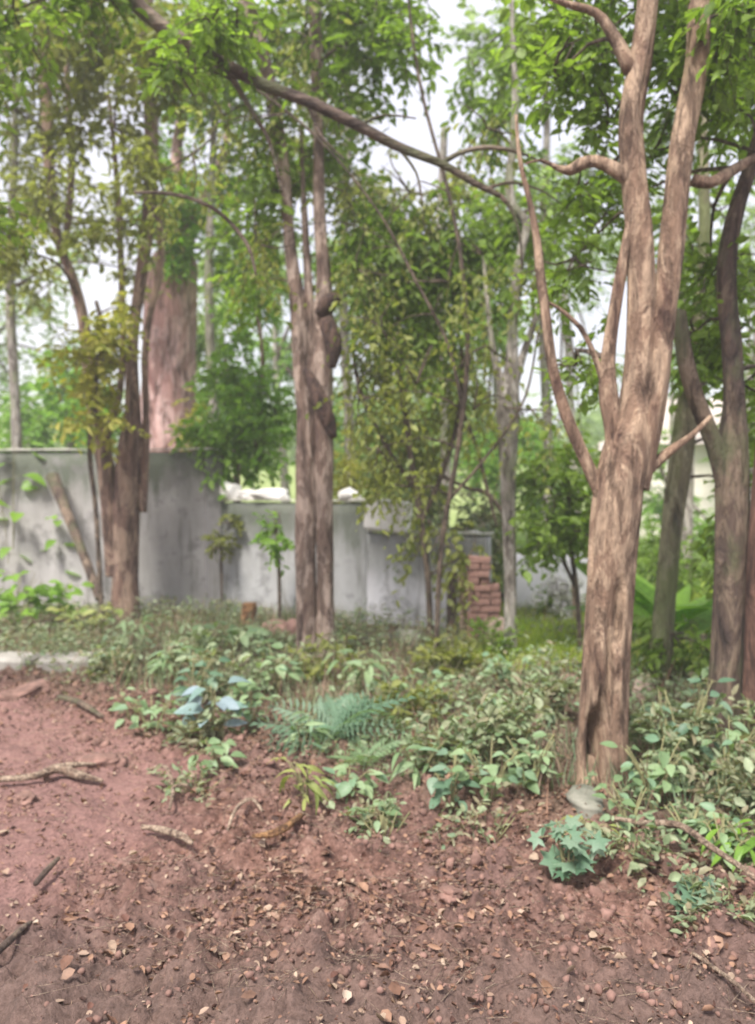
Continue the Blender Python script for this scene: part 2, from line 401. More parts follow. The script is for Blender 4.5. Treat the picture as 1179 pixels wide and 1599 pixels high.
TCURL = (np.array([(0, 0, 0), (.27, .3, .16), (.24, .7, .2), (0, 1, .12), (-.24, .7, .2), (-.27, .3, .16), (0, .35, 0), (0, .7, .02)], float),
         [np.array([(0, 1, 2, 7), (0, 7, 4, 5)]), np.array([(2, 3, 7), (3, 4, 7)])])

# ------------------------------------------------------------------ foliage masses: twigs carrying leaves
def foliage(clumps, leaf=.08, twl=.28, per=8, dens=1.0, droop=.35, seed=0):
    r = np.random.default_rng(seed)
    VV, tint, tw = [], [], []
    for (c, rad, n) in clumps:
        n = max(1, int(n * dens)); rad = np.asarray(rad, float)
        u = norm(r.normal(size=(n, 3))) * r.random((n, 1)) ** .45
        # uneven clusters inside the clump
        kc = max(2, n // 14); cc = norm(r.normal(size=(kc, 3))) * r.random((kc, 1)) ** .5
        u = u * .55 + cc[r.integers(0, kc, n)] * .62
        st = np.asarray(c) + u * rad
        d = norm(u * .7 + r.normal(size=(n, 3)) * .6 + np.array([0, 0, -droop]))
        Ln = twl * r.uniform(.6, 1.3, n)
        bt = r.random()
        t = (np.arange(per) + .6) / per
        pos = st[:, None] + d[:, None] * (Ln[:, None] * t)[..., None]
        pos[..., 2] -= (droop * .5 * Ln[:, None] * t ** 2)
        side = norm(np.cross(d, r.normal(size=(n, 3)) * .3 + np.array([0, 0, 1.])))
        sg = np.where(np.arange(per) % 2 == 0, 1, -1)
        ld = d[:, None] * .55 + side[:, None] * sg[None, :, None] * .85 + r.normal(size=(n, per, 3)) * .28 + np.array([0, 0, -droop * .7])
        nn = norm(np.array([0, 0, 1.]) + r.normal(size=(n, per, 3)) * .55)
        fr = frames(ld.reshape(-1, 3), nn.reshape(-1, 3))
        sc = leaf * r.uniform(.4, 1.45, n * per)
        VV.append((pos.reshape(-1, 3), fr, sc))
        tint.append(np.repeat(np.clip(np.repeat(.25 * bt + .15 + .5 * r.random(n), per) + r.normal(size=n * per) * .12, 0, 1), 6))
        tw.append((st, pos[:, -1]))
    pos = np.concatenate([v[0] for v in VV]); fr = np.concatenate([v[1] for v in VV]); sc = np.concatenate([v[2] for v in VV])
    V, f = scatter(*T6, pos, fr, np.stack([sc * r.uniform(.5, 1.35, len(sc)), sc, sc * r.uniform(.2, 2.2, len(sc))], 1))
    a = np.concatenate([x[0] for x in tw]); b = np.concatenate([x[1] for x in tw])
    d = b - a; L = np.linalg.norm(d, axis=1); fr2 = frames(d, r.normal(size=d.shape))
    TT = np.array([(-.5, 0, -.3), (.5, 0, -.3), (0, 0, .5), (-.2, 1, -.1), (.2, 1, -.1), (0, 1, .2)], float)
    TFt = [np.array([(0, 1, 4, 3), (1, 2, 5, 4), (2, 0, 3, 5)])]
    w = np.full(len(L), leaf * .07)
    V2, f2 = scatter(TT, TFt, a, fr2, np.stack([w, L, w], 1))
    return V, f, np.concatenate(tint), V2, f2

def C(px, py, rpx, d, n, ry=None, rd=None):
    """clump: centre seen at px,py at distance d, radius in photo pixels"""
    c = P(px, py, d); r = rpx * d / F
    return (c, (r, rd if rd else max(r, .35), (ry or rpx) * d / F), n)

def px_path(pts, d):
    out = []
    for q in pts:
        dd = q[3] if len(q) > 3 else d
        out.append([*P(q[0], q[1], dd), q[2] * dd / F])
    return np.array(out)
def root_at(px, py): return G(px, py)
def make_tree(label, base, trunks, d, mat, branches=(), clumps=(), lmat=None, leaf=.08, twl=.28, name='tree', cat='tree', sides=16, seg=.05,
              rough=.1, flute=.05, dents=(), dens=1.0, droop=.35, seed=1, bmat=None, group=None, limbs=True, per=8, below=.12, rs=1.0):
    trunks = [[(q[0], q[1], q[2] * rs, *q[3:]) for q in p] for p in trunks]
    g = root_at(*base)
    root = thing(name, label, cat, (g[0], g[1], g[2]), group)
    tp = []
    for k, pts in enumerate(trunks):
        Q = px_path(pts, d)
        if k == 0 and below:
            q = Q[0].copy(); q[2] = min(q[2], g[2]) - below; q[3] *= 1.15; Q = np.concatenate([[q], Q])
        tp.append(tube(Q, sides, seg, rough, flute, dents, seed + k))
    V, f = join(tp)
    add('trunk', mk_mesh('trunk', rel(V, root), f, mat=mat), root)
    anchors = np.concatenate([catmull(px_path(p, d), .3) for p in trunks])
    for k, pts in enumerate(branches):
        Q = px_path(pts, d); V, f = tube(Q, 10, .05, rough * 1.2, flute, (), seed + 20 + k)
        add('branch', mk_mesh('branch', rel(V, root), f, mat=bmat or mat), root)
        anchors = np.concatenate([anchors, catmull(Q, .3)])
    if clumps:
        V, f, ti, V2, f2 = foliage(clumps, leaf, twl, per, dens * 1.45, droop, seed + 99)
        o = add('crown', mk_mesh('crown', rel(V, root), f, ti, lmat), root); o['kind'] = 'stuff'
        bt = []
        if limbs:
            for i, (c, rad, n) in enumerate(clumps):
                for q_ in range(3):
                    e = c + norm(rng.normal(size=3)) * np.asarray(rad) * 1.1; mm = (c + e) / 2 + rng.normal(size=3) * .12 * max(rad)
                    bt.append(tube(np.array([[*c, .009], [*mm, .007], [*e, .003]]), 5, .12, .2, 0, (), i + q_))
                dd = np.linalg.norm(anchors[:, :3] - c, axis=1) + .6 * np.maximum(anchors[:, 2] - c[2], 0); j = int(dd.argmin()); a = anchors[j]
                L = np.linalg.norm(a[:3] - c)
                if L < .1 or L > 4: continue
                m = (a[:3] + c) / 2 + np.array([rng.normal() * .08 * L, rng.normal() * .08 * L, .12 * L])
                r0 = min(a[3] * .5, .010 + .009 * L)
                bt.append(tube(np.array([[*a[:3], r0], [*m, r0 * .7], [*c, r0 * .35]]), 6, .15, .1, 0, (), i))
        twp = [(V2, f2)] + bt
        V2, f2 = join(twp)
        o = add('twigs', mk_mesh('twigs', rel(V2, root), f2, mat=B_TWIG), root); o['kind'] = 'stuff'
    return root
import bmesh as _bm
def bevel_box(sx, sy, sz, bev=.006):
    bm = _bm.new(); _bm.ops.create_cube(bm, size=1)
    for v in bm.verts: v.co.x *= sx; v.co.y *= sy; v.co.z *= sz
    _bm.ops.bevel(bm, geom=bm.edges[:], offset=bev, segments=1, affect='EDGES', profile=.5)
    me = bpy.data.meshes.new('brick'); bm.to_mesh(me); bm.free(); return me
# ------------------------------------------------------------------ boundary wall (three stepping-down lengths)
wall = thing('boundary_wall', 'grey rendered boundary wall stepping down in three lengths behind the trees', 'wall', (-2.03, 9.95, 0))
A0 = np.array([-9.0, 10.6]); A1 = np.array([-2.02, 9.95]); A2 = np.array([-.12, 9.05]); A3 = np.array([1.14, 8.40])
def wall_len(a, b, top, th=.16, n=60, mat=None, nm='wall_panel', z0=-.3, jag=.012, seed=0):
    t = np.linspace(0, 1, n); nrm = np.array([-(b - a)[1], (b - a)[0]]); nrm = nrm / np.linalg.norm(nrm)
    if nrm[1] < 0: nrm = -nrm
    c = a[None] + (b - a)[None] * t[:, None]; zs = np.linspace(z0, top, 12)
    rows = []
    for side in (0, 1):
        g = c[:, None] + nrm[None, None] * (th * side) + nrm * (fbm(t[:, None] * 9 + seed, zs[None] * 2 + 3 * side, 3, 6)[..., None] * .02)
        z = np.repeat(zs[None], n, 0) + 0.; z[:, -1] += fbm(t * 14 + seed, t * 0, 3, 5) * jag * 4
        rows.append(np.concatenate([g, z[..., None]], -1))
    Fr, Bk = rows; V = np.concatenate([Fr.reshape(-1, 3), Bk.reshape(-1, 3)]); m = 12; o = n * m
    i, j = np.meshgrid(np.arange(n - 1), np.arange(m - 1), indexing='ij'); k = (i * m + j).ravel()
    f1 = np.stack([k, k + m, k + m + 1, k + 1], 1); f2 = np.stack([k, k + 1, k + m + 1, k + m], 1) + o
    i = np.arange(n - 1) * m + m - 1; top_ = np.stack([i, i + m, i + m + o, i + o], 1)
    j = np.arange(m - 1); e0 = np.stack([j, j + 1, j + 1 + o, j + o], 1); e1 = np.stack([j, j + o, j + 1 + o, j + 1], 1) + (n - 1) * m
    return V, [f1, f2, top_, e0, e1]
tops = (1.99, 1.36, .98)
for k, (a, b, top, c0, c1) in enumerate(((A0, A1, 1.99, (.31, .30, .29), (.42, .405, .40)), (A1, A2, 1.36, (.30, .30, .30), (.42, .42, .43)), (A2, A3, 1.02, (.52, .51, .54), (.68, .67, .70)))):
    m = plaster('wall_render_%s' % 'abc'[k], c0, c1, topz=top, amt=(1, .9, .6)[k])
    V, f = wall_len(a, b, top, seed=k * 5); add('wall_panel', mk_mesh('wall_panel', rel(V, wall), f, mat=m), wall)
    V, f = wall_len(a + np.array([0, -.03]), b + np.array([.0, -.03]), top + .035 + .002 * k, th=.22, z0=top - .005 + .03, seed=k * 5, jag=.02)
    add('coping', mk_mesh('coping', rel(V, wall), f, mat=M_COPE), wall)
# pillar where the wall first drops
V, f = wall_len(A1 + np.array([-.10, -.07]), A1 + np.array([.10, -.07]), 1.93, th=.26, n=6, seed=9)
add('pillar', mk_mesh('pillar', rel(V, wall), f, mat=plaster('pillar_render', (.24, .23, .23), (.32, .31, .31), topz=2.0)), wall)

def rock_mesh(name, r, mat, seed, sq=(1, 1, .6), sub=3, amp=.35):
    import bmesh
    bm = bmesh.new(); bmesh.ops.create_icosphere(bm, subdivisions=sub, radius=1)
    co = np.array([v.co for v in bm.verts]); F_ = np.array([[v.index for v in f.verts] for f in bm.faces]); bm.free()
    n = fbm(co[:, 0] * 1.6 + seed, co[:, 1] * 1.6 + co[:, 2] * 2.1, 4, seed) + fbm(co[:, 2] * 1.9 + seed, co[:, 0] * 1.5 - co[:, 1], 3, seed + 4)
    if 'lump' in name:
        n = n * 1.5 + 1.1 * fbm(co[:, 0] * 5 + seed, co[:, 1] * 5 + co[:, 2] * 6, 3, seed + 9) + .6 * fbm(co[:, 2] * 11, co[:, 0] * 11 + co[:, 1] * 9, 2, seed + 2)
    co = np.sign(co) * np.abs(co) ** .8 * (1 + amp * 1.6 * n[:, None]) * np.array(sq) * r
    return mk_mesh(name, co, [F_], mat=mat, smooth=name != 'white_stone')
# chalky stones lying on the middle wall length
for k, (px, rr, sq, lb) in enumerate(((352, .13, (1, .7, .9), 'upright white chalky block at the left end of the middle wall top'),
                                      (385, .11, (1.1, .8, .6), 'broken white stone between two larger stones on the middle wall top'),
                                      (424, .15, (1.4, .7, .5), 'long flat white stone beside the centre trunk on the wall top'),
                                      (548, .12, (1.2, .8, .6), 'flat pale stone on the wall top just right of the centre trunk'))):
    t = (P(px, 780, 9.6)[0] - A1[0]) / (A2[0] - A1[0]); q = A1 + (A2 - A1) * t
    o = add('white_stone', rock_mesh('white_stone', rr, M_WHITE, k + 3, sq, 2, .5), base=(q[0], q[1] + .06, 1.40 + rr * sq[2] * .8))
    tag(o, lb, 'stone', 'white stones along the wall top')

o = add('white_block', bevel_box(.50, .2, .34, .02), base=(P(606, 830, 8.85)[0], 8.88, 1.23)); o.data.materials.append(M_WHITE); o.rotation_euler = (0, .10, -.45)
tag(o, 'bright white painted block standing on the lowest wall length', 'block')
# ------------------------------------------------------------------ gate end: pale post, dark upright for a shaded gap, broken brick pier, block
def stick_thing(name, label, cat, pts, d, mat, sides=10, group=None, rough=.08, ground=True, name_part=None):
    Q = px_path(pts, d)
    root = None
    V, f = tube(Q, sides, .05, rough, .05, (), len(label) % 50)
    b = Q[0, :3]; o = add(name, mk_mesh(name, V - b, f, mat=mat), base=tuple(b)); tag(o, label, cat, group); return o
gp = G(720, 1005)
stick_thing('post_and_dark_gap', 'dark weathered timber post against the right end of the wall', 'post', [(707, 1012, 9), (706, 955, 8.5), (706, 893, 8)], 8.28, B_DARK)  # dark-coloured upright added for the shade in the gap, no real post
stick_thing('post_and_dark_gap', 'slim pale timber post between the dark post and the brick pier', 'post', [(724, 1012, 6.5), (723, 950, 6), (721, 896, 6)], 8.0, B_STICK)
pier = thing('brick_pier', 'crumbling red brick pier with a broken sloping top beside the pale timber post', 'pier', (G(758, 1008)))
bx0 = P(734, 1000, 8.15)[0]; pz = pier.location[2]
bv, bf = box(-.098, .098, -.05, .05, -.03, .03)
brick_me = bevel_box(.2, .10, .06); brick_me.materials.append(M_BRICK)
half_me = bevel_box(.095, .10, .06)
for _m in (brick_me, half_me):
    for _v in _m.vertices: _v.co *= 1 + .05 * rng.normal()
if True: half_me.materials.append(M_BRICK)
for c in range(13):
    z = .0 + c * .068; 
    for row in range(2):
        w = .31 - (.10 if c > 8 else 0) - (.1 if c > 11 else 0)
        x = -.16
        first = half_me if (c + row) % 2 else brick_me
        while x < -.16 + w - .05:
            me = first if x == -.16 else (brick_me if -.16 + w - x > .19 else half_me)
            L = .2 if me is brick_me else .095
            o = bpy.data.objects.new('brick', me); COL.objects.link(o); o.parent = pier
            o.location = (x + L / 2 + rng.normal() * .008, row * .108 + rng.normal() * .01, z + .02); o.rotation_euler = (rng.normal() * .02, rng.normal() * .02, rng.normal() * .08)
            x += L + .008
V, f = box(-.15, .13, .0, .10, -.1, .55); add('mortar_core', mk_mesh('mortar_core', V, f, mat=M_MORTAR, smooth=False), pier)
o = add('concrete_block', rock_mesh('concrete_block', .17, None, 23, (.8, .7, 1.05), 3, .12), base=tuple(G(780, 1012) + np.array([0, 0, .12]))); o.data.materials.append(M_PINKB); o.rotation_euler = (0, .03, .2)
tag(o, 'worn pinkish concrete block standing at the foot of the brick pier', 'block')
Q = px_path([(738, 906, 3), (760, 928, 4), (782, 940, 3)], 8.0)
V, f = tube(Q, 6, .05, .1); o = add('bent_stick', mk_mesh('bent_stick', V - Q[0, :3], f, mat=B_STICK), base=tuple(Q[0, :3])); tag(o, 'pale stick leaning down across the top of the brick pier', 'stick')

# ------------------------------------------------------------------ rocks and stumps
def rock(px, py, r, mat, label, sq=(1, 1, .6), seed=1, cat='rock', name='rock', group=None, sink=.35):
    if 'lump' in name: r *= .72; sink = .75
    r *= .85
    g = G(px, py); o = add(name, rock_mesh(name, r, mat, seed, sq, 4 if 'lump' in name else 3), base=(g[0], g[1], g[2] + r * sq[2] * (1 - sink))); o.rotation_euler = (0, 0, seed); tag(o, label, cat, group)
rock(590, 1008, .16, M_ROCK, 'mossy dark rock at the wall foot right of the centre tree, the left of two', (1.2, .8, .5), 3)
rock(640, 1006, .19, M_ROCK, 'larger mossy dark rock at the wall foot under the white wall', (1.2, .8, .55), 5)
rock(432, 995, .17, M_REDROCK, 'broad reddish stone at the wall foot left of the centre tree', (1.3, .8, .7), 6)
rock(462, 1000, .14, M_REDROCK, 'small reddish stone touching the left side of the centre tree base', (.8, .8, 1.1), 7)
rock(890, 1070, .11, M_REDROCK, 'brown stone in the bright grass left of the forked tree', (1.4, .8, .5), 8)
rock(1003, 1095, .11, M_PINKB, 'pale pink rock just right of the forked tree trunk', (.8, .8, 1.0), 9)
rock(915, 1262, .11, M_ROCK, 'mossy stone at the front foot of the forked tree', (1.6, .9, .5), 11)
rock(40, 1250, .08, M_CLOD, 'dark earth lump at the left edge beside the pale root', (1.3, .9, .6), 15, 'clod', 'earth_lump')
rock(160, 1195, .13, M_CLOD, 'crumbly earth heap on the left below the grey kerb', (1.5, .9, .6), 16, 'clod', 'earth_lump')
rock(20, 1095, .20, M_CLOD, 'dark red earth bank lump below the grey kerb at far left', (2.6, .9, .5), 17, 'clod', 'earth_lump')
rock(700, 1400, .07, M_CLOD, 'small rusty red earth lump below the centre of the clearing', (1.2, .9, .6), 18, 'clod', 'earth_lump')

stp = thing('tree_stump', 'short orange-brown stump against the wall left of the centre tree', 'stump', G(388, 980))
Q = np.array([[0, 0, -.06, .10], [0, 0, .05, .09], [.01, 0, .2, .085], [.01, 0, .27, .08]])
V, f = tube(Q, 14, .03, .12, .1, (), 5); add('stump_body', mk_mesh('stump_body', V, f, mat=B_RUST), stp)
# grey worn kerb stones at left
for k, (x0, x1, py, lb) in enumerate(((-90, 55, 1040, 'long worn grey kerb stone at far left above the red earth'), (60, 150, 1043, 'shorter grey kerb stone, the right one of the pair at left'))):
    a = G(x0, py); b = G(x1, py); c = (a + b) / 2; L = np.linalg.norm(b - a)
    o = add('kerb_stone', bevel_box(L - .02, .30, .16, .03), base=tuple(c + np.array([0, 0, .03]))); o.rotation_euler = (0, .02, math.atan2(b[1] - a[1], b[0] - a[0]))
    o.data.materials.append(plain('kerb_grey', (.24, .22, .19), (.38, .36, .32), 6)); tag(o, lb, 'kerb stone', 'grey kerb stones')

# ------------------------------------------------------------------ houses and lavender garden beyond
def house(label, x0, x1, y0, y1, h, wins, mat, roof=1.6, band=None):
    zc = float(ht((x0 + x1) / 2, y0)); t = thing('house', label, 'house', ((x0 + x1) / 2, (y0 + y1) / 2, zc))
    ax, ay = (x1 - x0) / 2, (y1 - y0) / 2
    V, f = box(-ax, ax, -ay, ay, -1, h); add('wall', mk_mesh('wall', V, f, mat=mat, smooth=False), t)
    e = .35
    V = np.array([(-ax - e, -ay - e, h), (ax + e, -ay - e, h), (ax + e, ay + e, h), (-ax - e, ay + e, h), (-ax * .6, 0, h + roof), (ax * .6, 0, h + roof)], float)
    add('roof', mk_mesh('roof', V, [np.array([(0, 1, 5, 4), (2, 3, 4, 5)]), np.array([(1, 2, 5), (3, 0, 4)]), np.array([(3, 2, 1, 0)])], mat=M_ROOF, smooth=False), t)
    if band:
        V, f = box(-ax - .06, ax + .06, -ay - .06, -ay - .002, band, band + .18); add('floor_band', mk_mesh('floor_band', V, f, mat=M_WHITE, smooth=False), t)
    for (wx, wz) in wins:
        V, f = box(wx - .55, wx + .55, -ay - .05, -ay + .02, wz, wz + 1.2); fo = add('window', mk_mesh('window', V, f, mat=M_WHITE, smooth=False), t)
        for s in (0, 1):
            V, f = box(wx - .48 + s * .5, wx - .02 + s * .5, -ay - .07, -ay - .052, wz + .08, wz + 1.12); add('pane', mk_mesh('pane', V, f, mat=M_GLASS, smooth=False), fo)
    return t
house('pale peach low house seen between the trunks at right', 7.5, 14.5, 22, 28, 2.7, [(-.2, .9), (2.4, .9)], M_CREAM)

lw = thing('garden_wall', 'low white garden wall in the bright gap left of the forked tree', 'wall', (1.95, 9.6, 0))
V, f = wall_len(np.array([1.62, 9.7]), np.array([2.62, 9.75]), .74, th=.14, seed=2); add('wall_panel', mk_mesh('wall_panel', rel(V, lw), f, mat=M_WHITEW), lw)
for k, (px, py, r, d, lb) in enumerate(((868, 925, 30, 9.2, 'lavender-white flowering bush above the low white wall left of the forked tree'), (1083, 965, 20, 8.4, 'lavender-white flowering bush glimpsed beside the dark trunk at right'))):
    c = P(px, py, d); g = float(ht(c[0], c[1])); t = thing('flowering_bush', lb, 'bush', (c[0], c[1], g))
    rr = r * d / F
    V, f, ti, V2, f2 = foliage([((c[0], c[1], (c[2] + g) / 2), (rr * 1.1, rr, (c[2] - g) / 2), 60)], .09, .2, 7, 1, .2, 50 + k)
    o = add('foliage', mk_mesh('foliage', rel(V, t), f, ti, L_MID), t); o['kind'] = 'stuff'
    o = add('stems', mk_mesh('stems', rel(V2, t), f2, mat=B_TWIG), t); o['kind'] = 'stuff'
    for q in range(16):
        a = rng.normal(size=3) * .5; hc = c + np.array([a[0] * rr * 1.2, -abs(a[1]) * rr * .6 - .05, a[2] * rr * .9])
        n = 50; u = norm(rng.normal(size=(n, 3))); fr = frames(np.cross(u, rng.normal(size=(n, 3))), u)
        V, f = scatter(*T6, hc + u * .085 + np.array([0, -.12, 0]), fr, np.full(n, .06)); add('flower_head', mk_mesh('flower_head', rel(V, t), f, np.repeat(rng.random(n), 6), L_FLOWER), t)
    for q in range(3):
        pass
for px, y0, y1, r, d, lb in ((896, 1010, 905, 3, 8.8, 'thin pale stake left of the forked tree in front of the white wall'), (918, 1020, 930, 3, 8.6, 'thin grey stake touching the left outline of the forked tree'),
                        (1052, 1040, 985, 3, 7.6, 'short pale stake in the grass between forked and dark trees'), (1100, 1050, 990, 4, 7.4, 'short pale stake right beside the dark trunk')):
    stick_thing('garden_stake', lb, 'stake', [(px, y0, r), (px + 1, (y0 + y1) / 2, r), (px - 1, y1, r)], d, B_STICK, 6, 'thin garden stakes')

# ------------------------------------------------------------------ trees
D = 4.02
hol = P(938, 1180, D - .17); hol2 = P(968, 960, D - .13)
make_tree('big forked beige-barked tree at right with a dark slit hollow in its foot', (940, 1242),
    [[(938, 1244, 54), (940, 1200, 47), (942, 1120, 43), (948, 1000, 40), (955, 900, 41), (963, 800, 43), (975, 720, 41), (990, 650, 30), (1000, 560, 25), (1003, 460, 24), (998, 360, 22), (988, 270, 21), (985, 180, 21), (1005, 60, 20), (1015, -60, 18), (1020, -250, 14, 4.4), (1000, -500, 8, 4.6)],
     [(985, 760, 30), (1003, 690, 27), (1020, 610, 25), (1036, 500, 22), (1048, 400, 21), (1058, 300, 20), (1070, 200, 20), (1088, 90, 19), (1092, -20, 18), (1100, -250, 14, 4.0), (1130, -480, 7, 3.9)],
     [(965, 740, 20), (958, 670, 17), (950, 620, 16), (950, 560, 12), (962, 470, 10), (975, 400, 9), (990, 330, 9)]],
    D, B_MAIN, rs=.88, sides=48, seg=.016, rough=.15, flute=.13, dents=[(hol, .030, .17, .24), (hol2, .022, .16, .07), (P(956, 1060, D - .15), .016, .3, .06), (P(945, 1130, D - .15), .016, .16, .08)], seed=3,
    branches=[[(922, 1180, 14, 4.06), (906, 1226, 11, 4.02), (884, 1256, 7, 4.0), (866, 1272, 3, 3.98)], [(960, 1180, 16, 4.05), (978, 1230, 11, 4.0), (1000, 1254, 6, 4.0), (1020, 1264, 3, 4.0)],
              [(942, 780, 11), (915, 720, 10), (885, 650, 9), (862, 570, 8), (852, 490, 8), (843, 420, 7.5), (838, 370, 6.5), (826, 310, 5), (812, 250, 3.5), (806, 180, 2.5)],
              [(990, 285, 13), (960, 265, 11), (930, 252, 9), (908, 256, 10), (890, 266, 8), (870, 262, 4), (845, 250, 2.5), (820, 256, 1.2)],
              [(1005, 740, 10), (1045, 705, 7), (1080, 680, 5), (1110, 650, 3)],
              [(955, 640, 7), (930, 560, 5), (905, 510, 4), (870, 480, 3), (850, 470, 2)],
              [(985, 110, 12), (960, 60, 9), (930, 20, 7), (880, 5, 5), (830, -20, 4)],
              [(1080, 280, 10, 4.1), (1110, 285, 9, 4.1), (1150, 262, 8, 4.2), (1190, 240, 7, 4.3)]],
    clumps=[C(930, 70, 80, 4.6, 60), C(870, 120, 36, 4.3, 12), C(1110, 70, 80, 4.2, 55), C(1150, 170, 50, 4.6, 28), C(950, 190, 45, 4.6, 16), C(1030, -60, 160, 4.4, 120),
            C(860, 40, 60, 4.8, 36), C(1060, 150, 40, 4.7, 16), C(900, 300, 45, 4.8, 22), C(950, 330, 40, 5.0, 20), C(1110, 430, 55, 4.9, 30), C(900, 400, 60, 4.8, 30), C(1150, 20, 60, 4, 30),
            C(1040, 40, 50, 4.8, 20), C(1010, 250, 40, 5.0, 12), C(900, 570, 45, 4.7, 22), C(1000, -300, 400, 4.6, 160, 150, 1.0)],
    lmat=L_MID, leaf=.07, dens=.85)

make_tree('dark leaning trunk forking at head height near the right edge', (1132, 1190),
    [[(1130, 1195, 34), (1132, 1100, 30), (1136, 1000, 28), (1140, 900, 29), (1142, 800, 29), (1143, 700, 27), (1146, 620, 19), (1142, 540, 18), (1135, 460, 17), (1137, 390, 16), (1152, 320, 14), (1175, 250, 12), (1200, 150, 11), (1230, -20, 9), (1240, -260, 6)],
     [(1135, 760, 18), (1118, 700, 16), (1098, 650, 15), (1080, 600, 15), (1068, 550, 14), (1062, 500, 12), (1064, 485, 9)]],
    4.5, B_DARK, rs=.85, sides=22, seg=.035, rough=.13, flute=.08, seed=8,
    clumps=[C(1085, 520, 45, 4.9, 26), C(1160, 600, 45, 5, 20), C(1150, 420, 40, 5.1, 14), C(1165, 110, 50, 5.4, 24), C(1230, 100, 120, 5, 60), C(1150, 520, 35, 5.2, 12)], lmat=L_MID, leaf=.08)
make_tree('dark red-brown trunk cut off by the right edge', (1172, 1200),
    [[(1176, 1215, 20), (1178, 1100, 18), (1182, 980, 17), (1188, 860, 20), (1198, 700, 18), (1210, 500, 16), (1225, 200, 12), (1230, -100, 8)]],
    4.4, bark('bark_dark_red', (.17, .09, .065), (.11, .055, .04), (.05, .028, .022), 2), sides=16, seed=18,
    clumps=[C(1240, 60, 100, 4.7, 40), C(1165, 820, 30, 4.9, 14), C(1172, 890, 28, 5, 14)], lmat=L_MID, leaf=.08)

# centre tree with climbing stem and knots
make_tree('pale-streaked tree at centre of two slim stems pressed side by side, with dark knots', (496, 1036),
    [[(482, 1040, 27), (480, 1000, 22), (479, 930, 20), (477, 850, 20), (478, 750, 19), (478, 650, 19), (473, 560, 19), (466, 480, 16), (456, 410, 12), (449, 340, 11), (444, 270, 11), (434, 200, 12), (418, 120, 13), (400, 50, 14), (380, -10, 15), (350, -150, 12), (330, -400, 6)],
     [(508, 1040, 26), (508, 1000, 20), (508, 930, 17), (508, 850, 17), (506, 750, 18), (504, 650, 19), (503, 560, 21), (505, 490, 18), (506, 430, 14), (501, 370, 12), (498, 300, 11), (497, 200, 11), (495, 100, 12), (492, 0, 12), (490, -150, 11), (492, -400, 6)],
     [(488, 700, 14, 7.12), (488, 600, 15, 7.12), (484, 520, 13, 7.12), (482, 460, 9, 7.12), (478, 380, 7, 7.15), (474, 300, 5, 7.2), (470, 200, 3, 7.2)]],
    7.1, B_MID, rs=.80, sides=30, seg=.04, rough=.15, flute=.12, seed=12,
    dents=[(P(505, 960, 6.95), .03, .3, .04)],
    branches=[[(498, 492, 8, 7.02), (508, 478, 13, 6.99), (520, 468, 12, 6.96), (531, 463, 6, 6.95)],
              [(508, 500, 12, 7.0), (517, 520, 14, 6.98), (521, 545, 13, 6.99), (519, 575, 5, 7.02)],
              [(476, 575, 5, 7.02), (490, 600, 10, 6.99), (502, 628, 13, 6.98), (513, 655, 12, 6.98), (522, 684, 5, 7.0)]],
    bmat=bark('dark_burl', (.14, .085, .065), (.08, .045, .038), (.04, .024, .02), 6),
    clumps=[C(560, 40, 90, 7, 60), C(625, 70, 40, 6.8, 18), C(430, 200, 55, 7.2, 26), C(530, 170, 50, 7, 24), C(440, 60, 50, 7.4, 24), C(560, -60, 160, 7, 90), C(350, 40, 60, 6.6, 40),
            C(440, 300, 50, 7.2, 20), C(480, 230, 30, 7.5, 10), C(540, 260, 50, 7.6, 26), C(400, 330, 45, 7.4, 16), C(400, 440, 40, 7.2, 14), C(430, -250, 300, 7, 120, 120, 1.5)],
    lmat=L_MID, leaf=.095, twl=.36)

# left multi-stem tree by the wall
make_tree('reddish-brown twin-trunked tree in front of the wall at left', (190, 952),
    [[(196, 955, 32), (196, 900, 27), (197, 830, 27), (200, 760, 28), (204, 700, 27), (207, 640, 17), (206, 560, 13), (211, 500, 12), (222, 420, 13), (232, 340, 14), (236, 240, 15), (234, 120, 15), (228, 0, 15), (225, -200, 14), (225, -400, 7)],
     [(176, 900, 14), (172, 820, 16), (166, 740, 18), (156, 690, 17), (146, 640, 14), (138, 570, 13), (130, 500, 12), (112, 430, 10), (92, 380, 9), (80, 300, 11), (74, 200, 12), (68, 80, 12), (62, -40, 11), (50, -300, 6)],
     [(222, 800, 10), (226, 720, 10), (228, 640, 7), (226, 560, 7), (232, 500, 7), (246, 440, 8), (252, 380, 8), (246, 330, 6)],
     [(160, 700, 9), (185, 620, 8), (192, 540, 7), (190, 440, 7), (186, 330, 7), (180, 250, 5), (170, 150, 4)],
     [(100, 400, 8), (108, 330, 7), (112, 250, 7), (106, 150, 6), (100, 40, 5)]],
    9.3, B_BROWN, rs=.72, sides=22, seg=.05, rough=.12, flute=.10, seed=21,
    clumps=[C(60, 90, 80, 8.5, 50), C(160, 50, 80, 8.5, 55), C(230, 130, 55, 8.4, 34), C(110, 200, 45, 9, 24), C(225, 270, 40, 8.4, 30), C(60, 310, 50, 9, 22), C(240, 60, 60, 8, 40), C(20, 170, 40, 8.6, 16),
            C(150, 350, 35, 9, 18), C(210, 350, 30, 8.6, 14), C(100, -120, 250, 8.5, 130, 120), C(300, 80, 50, 8.6, 30), C(130, 140, 45, 9, 20), C(200, 200, 30, 8.8, 14), C(15, 330, 40, 8, 20), C(30, 390, 40, 8, 22)],
    lmat=L_OLIVE, leaf=.10, twl=.38)
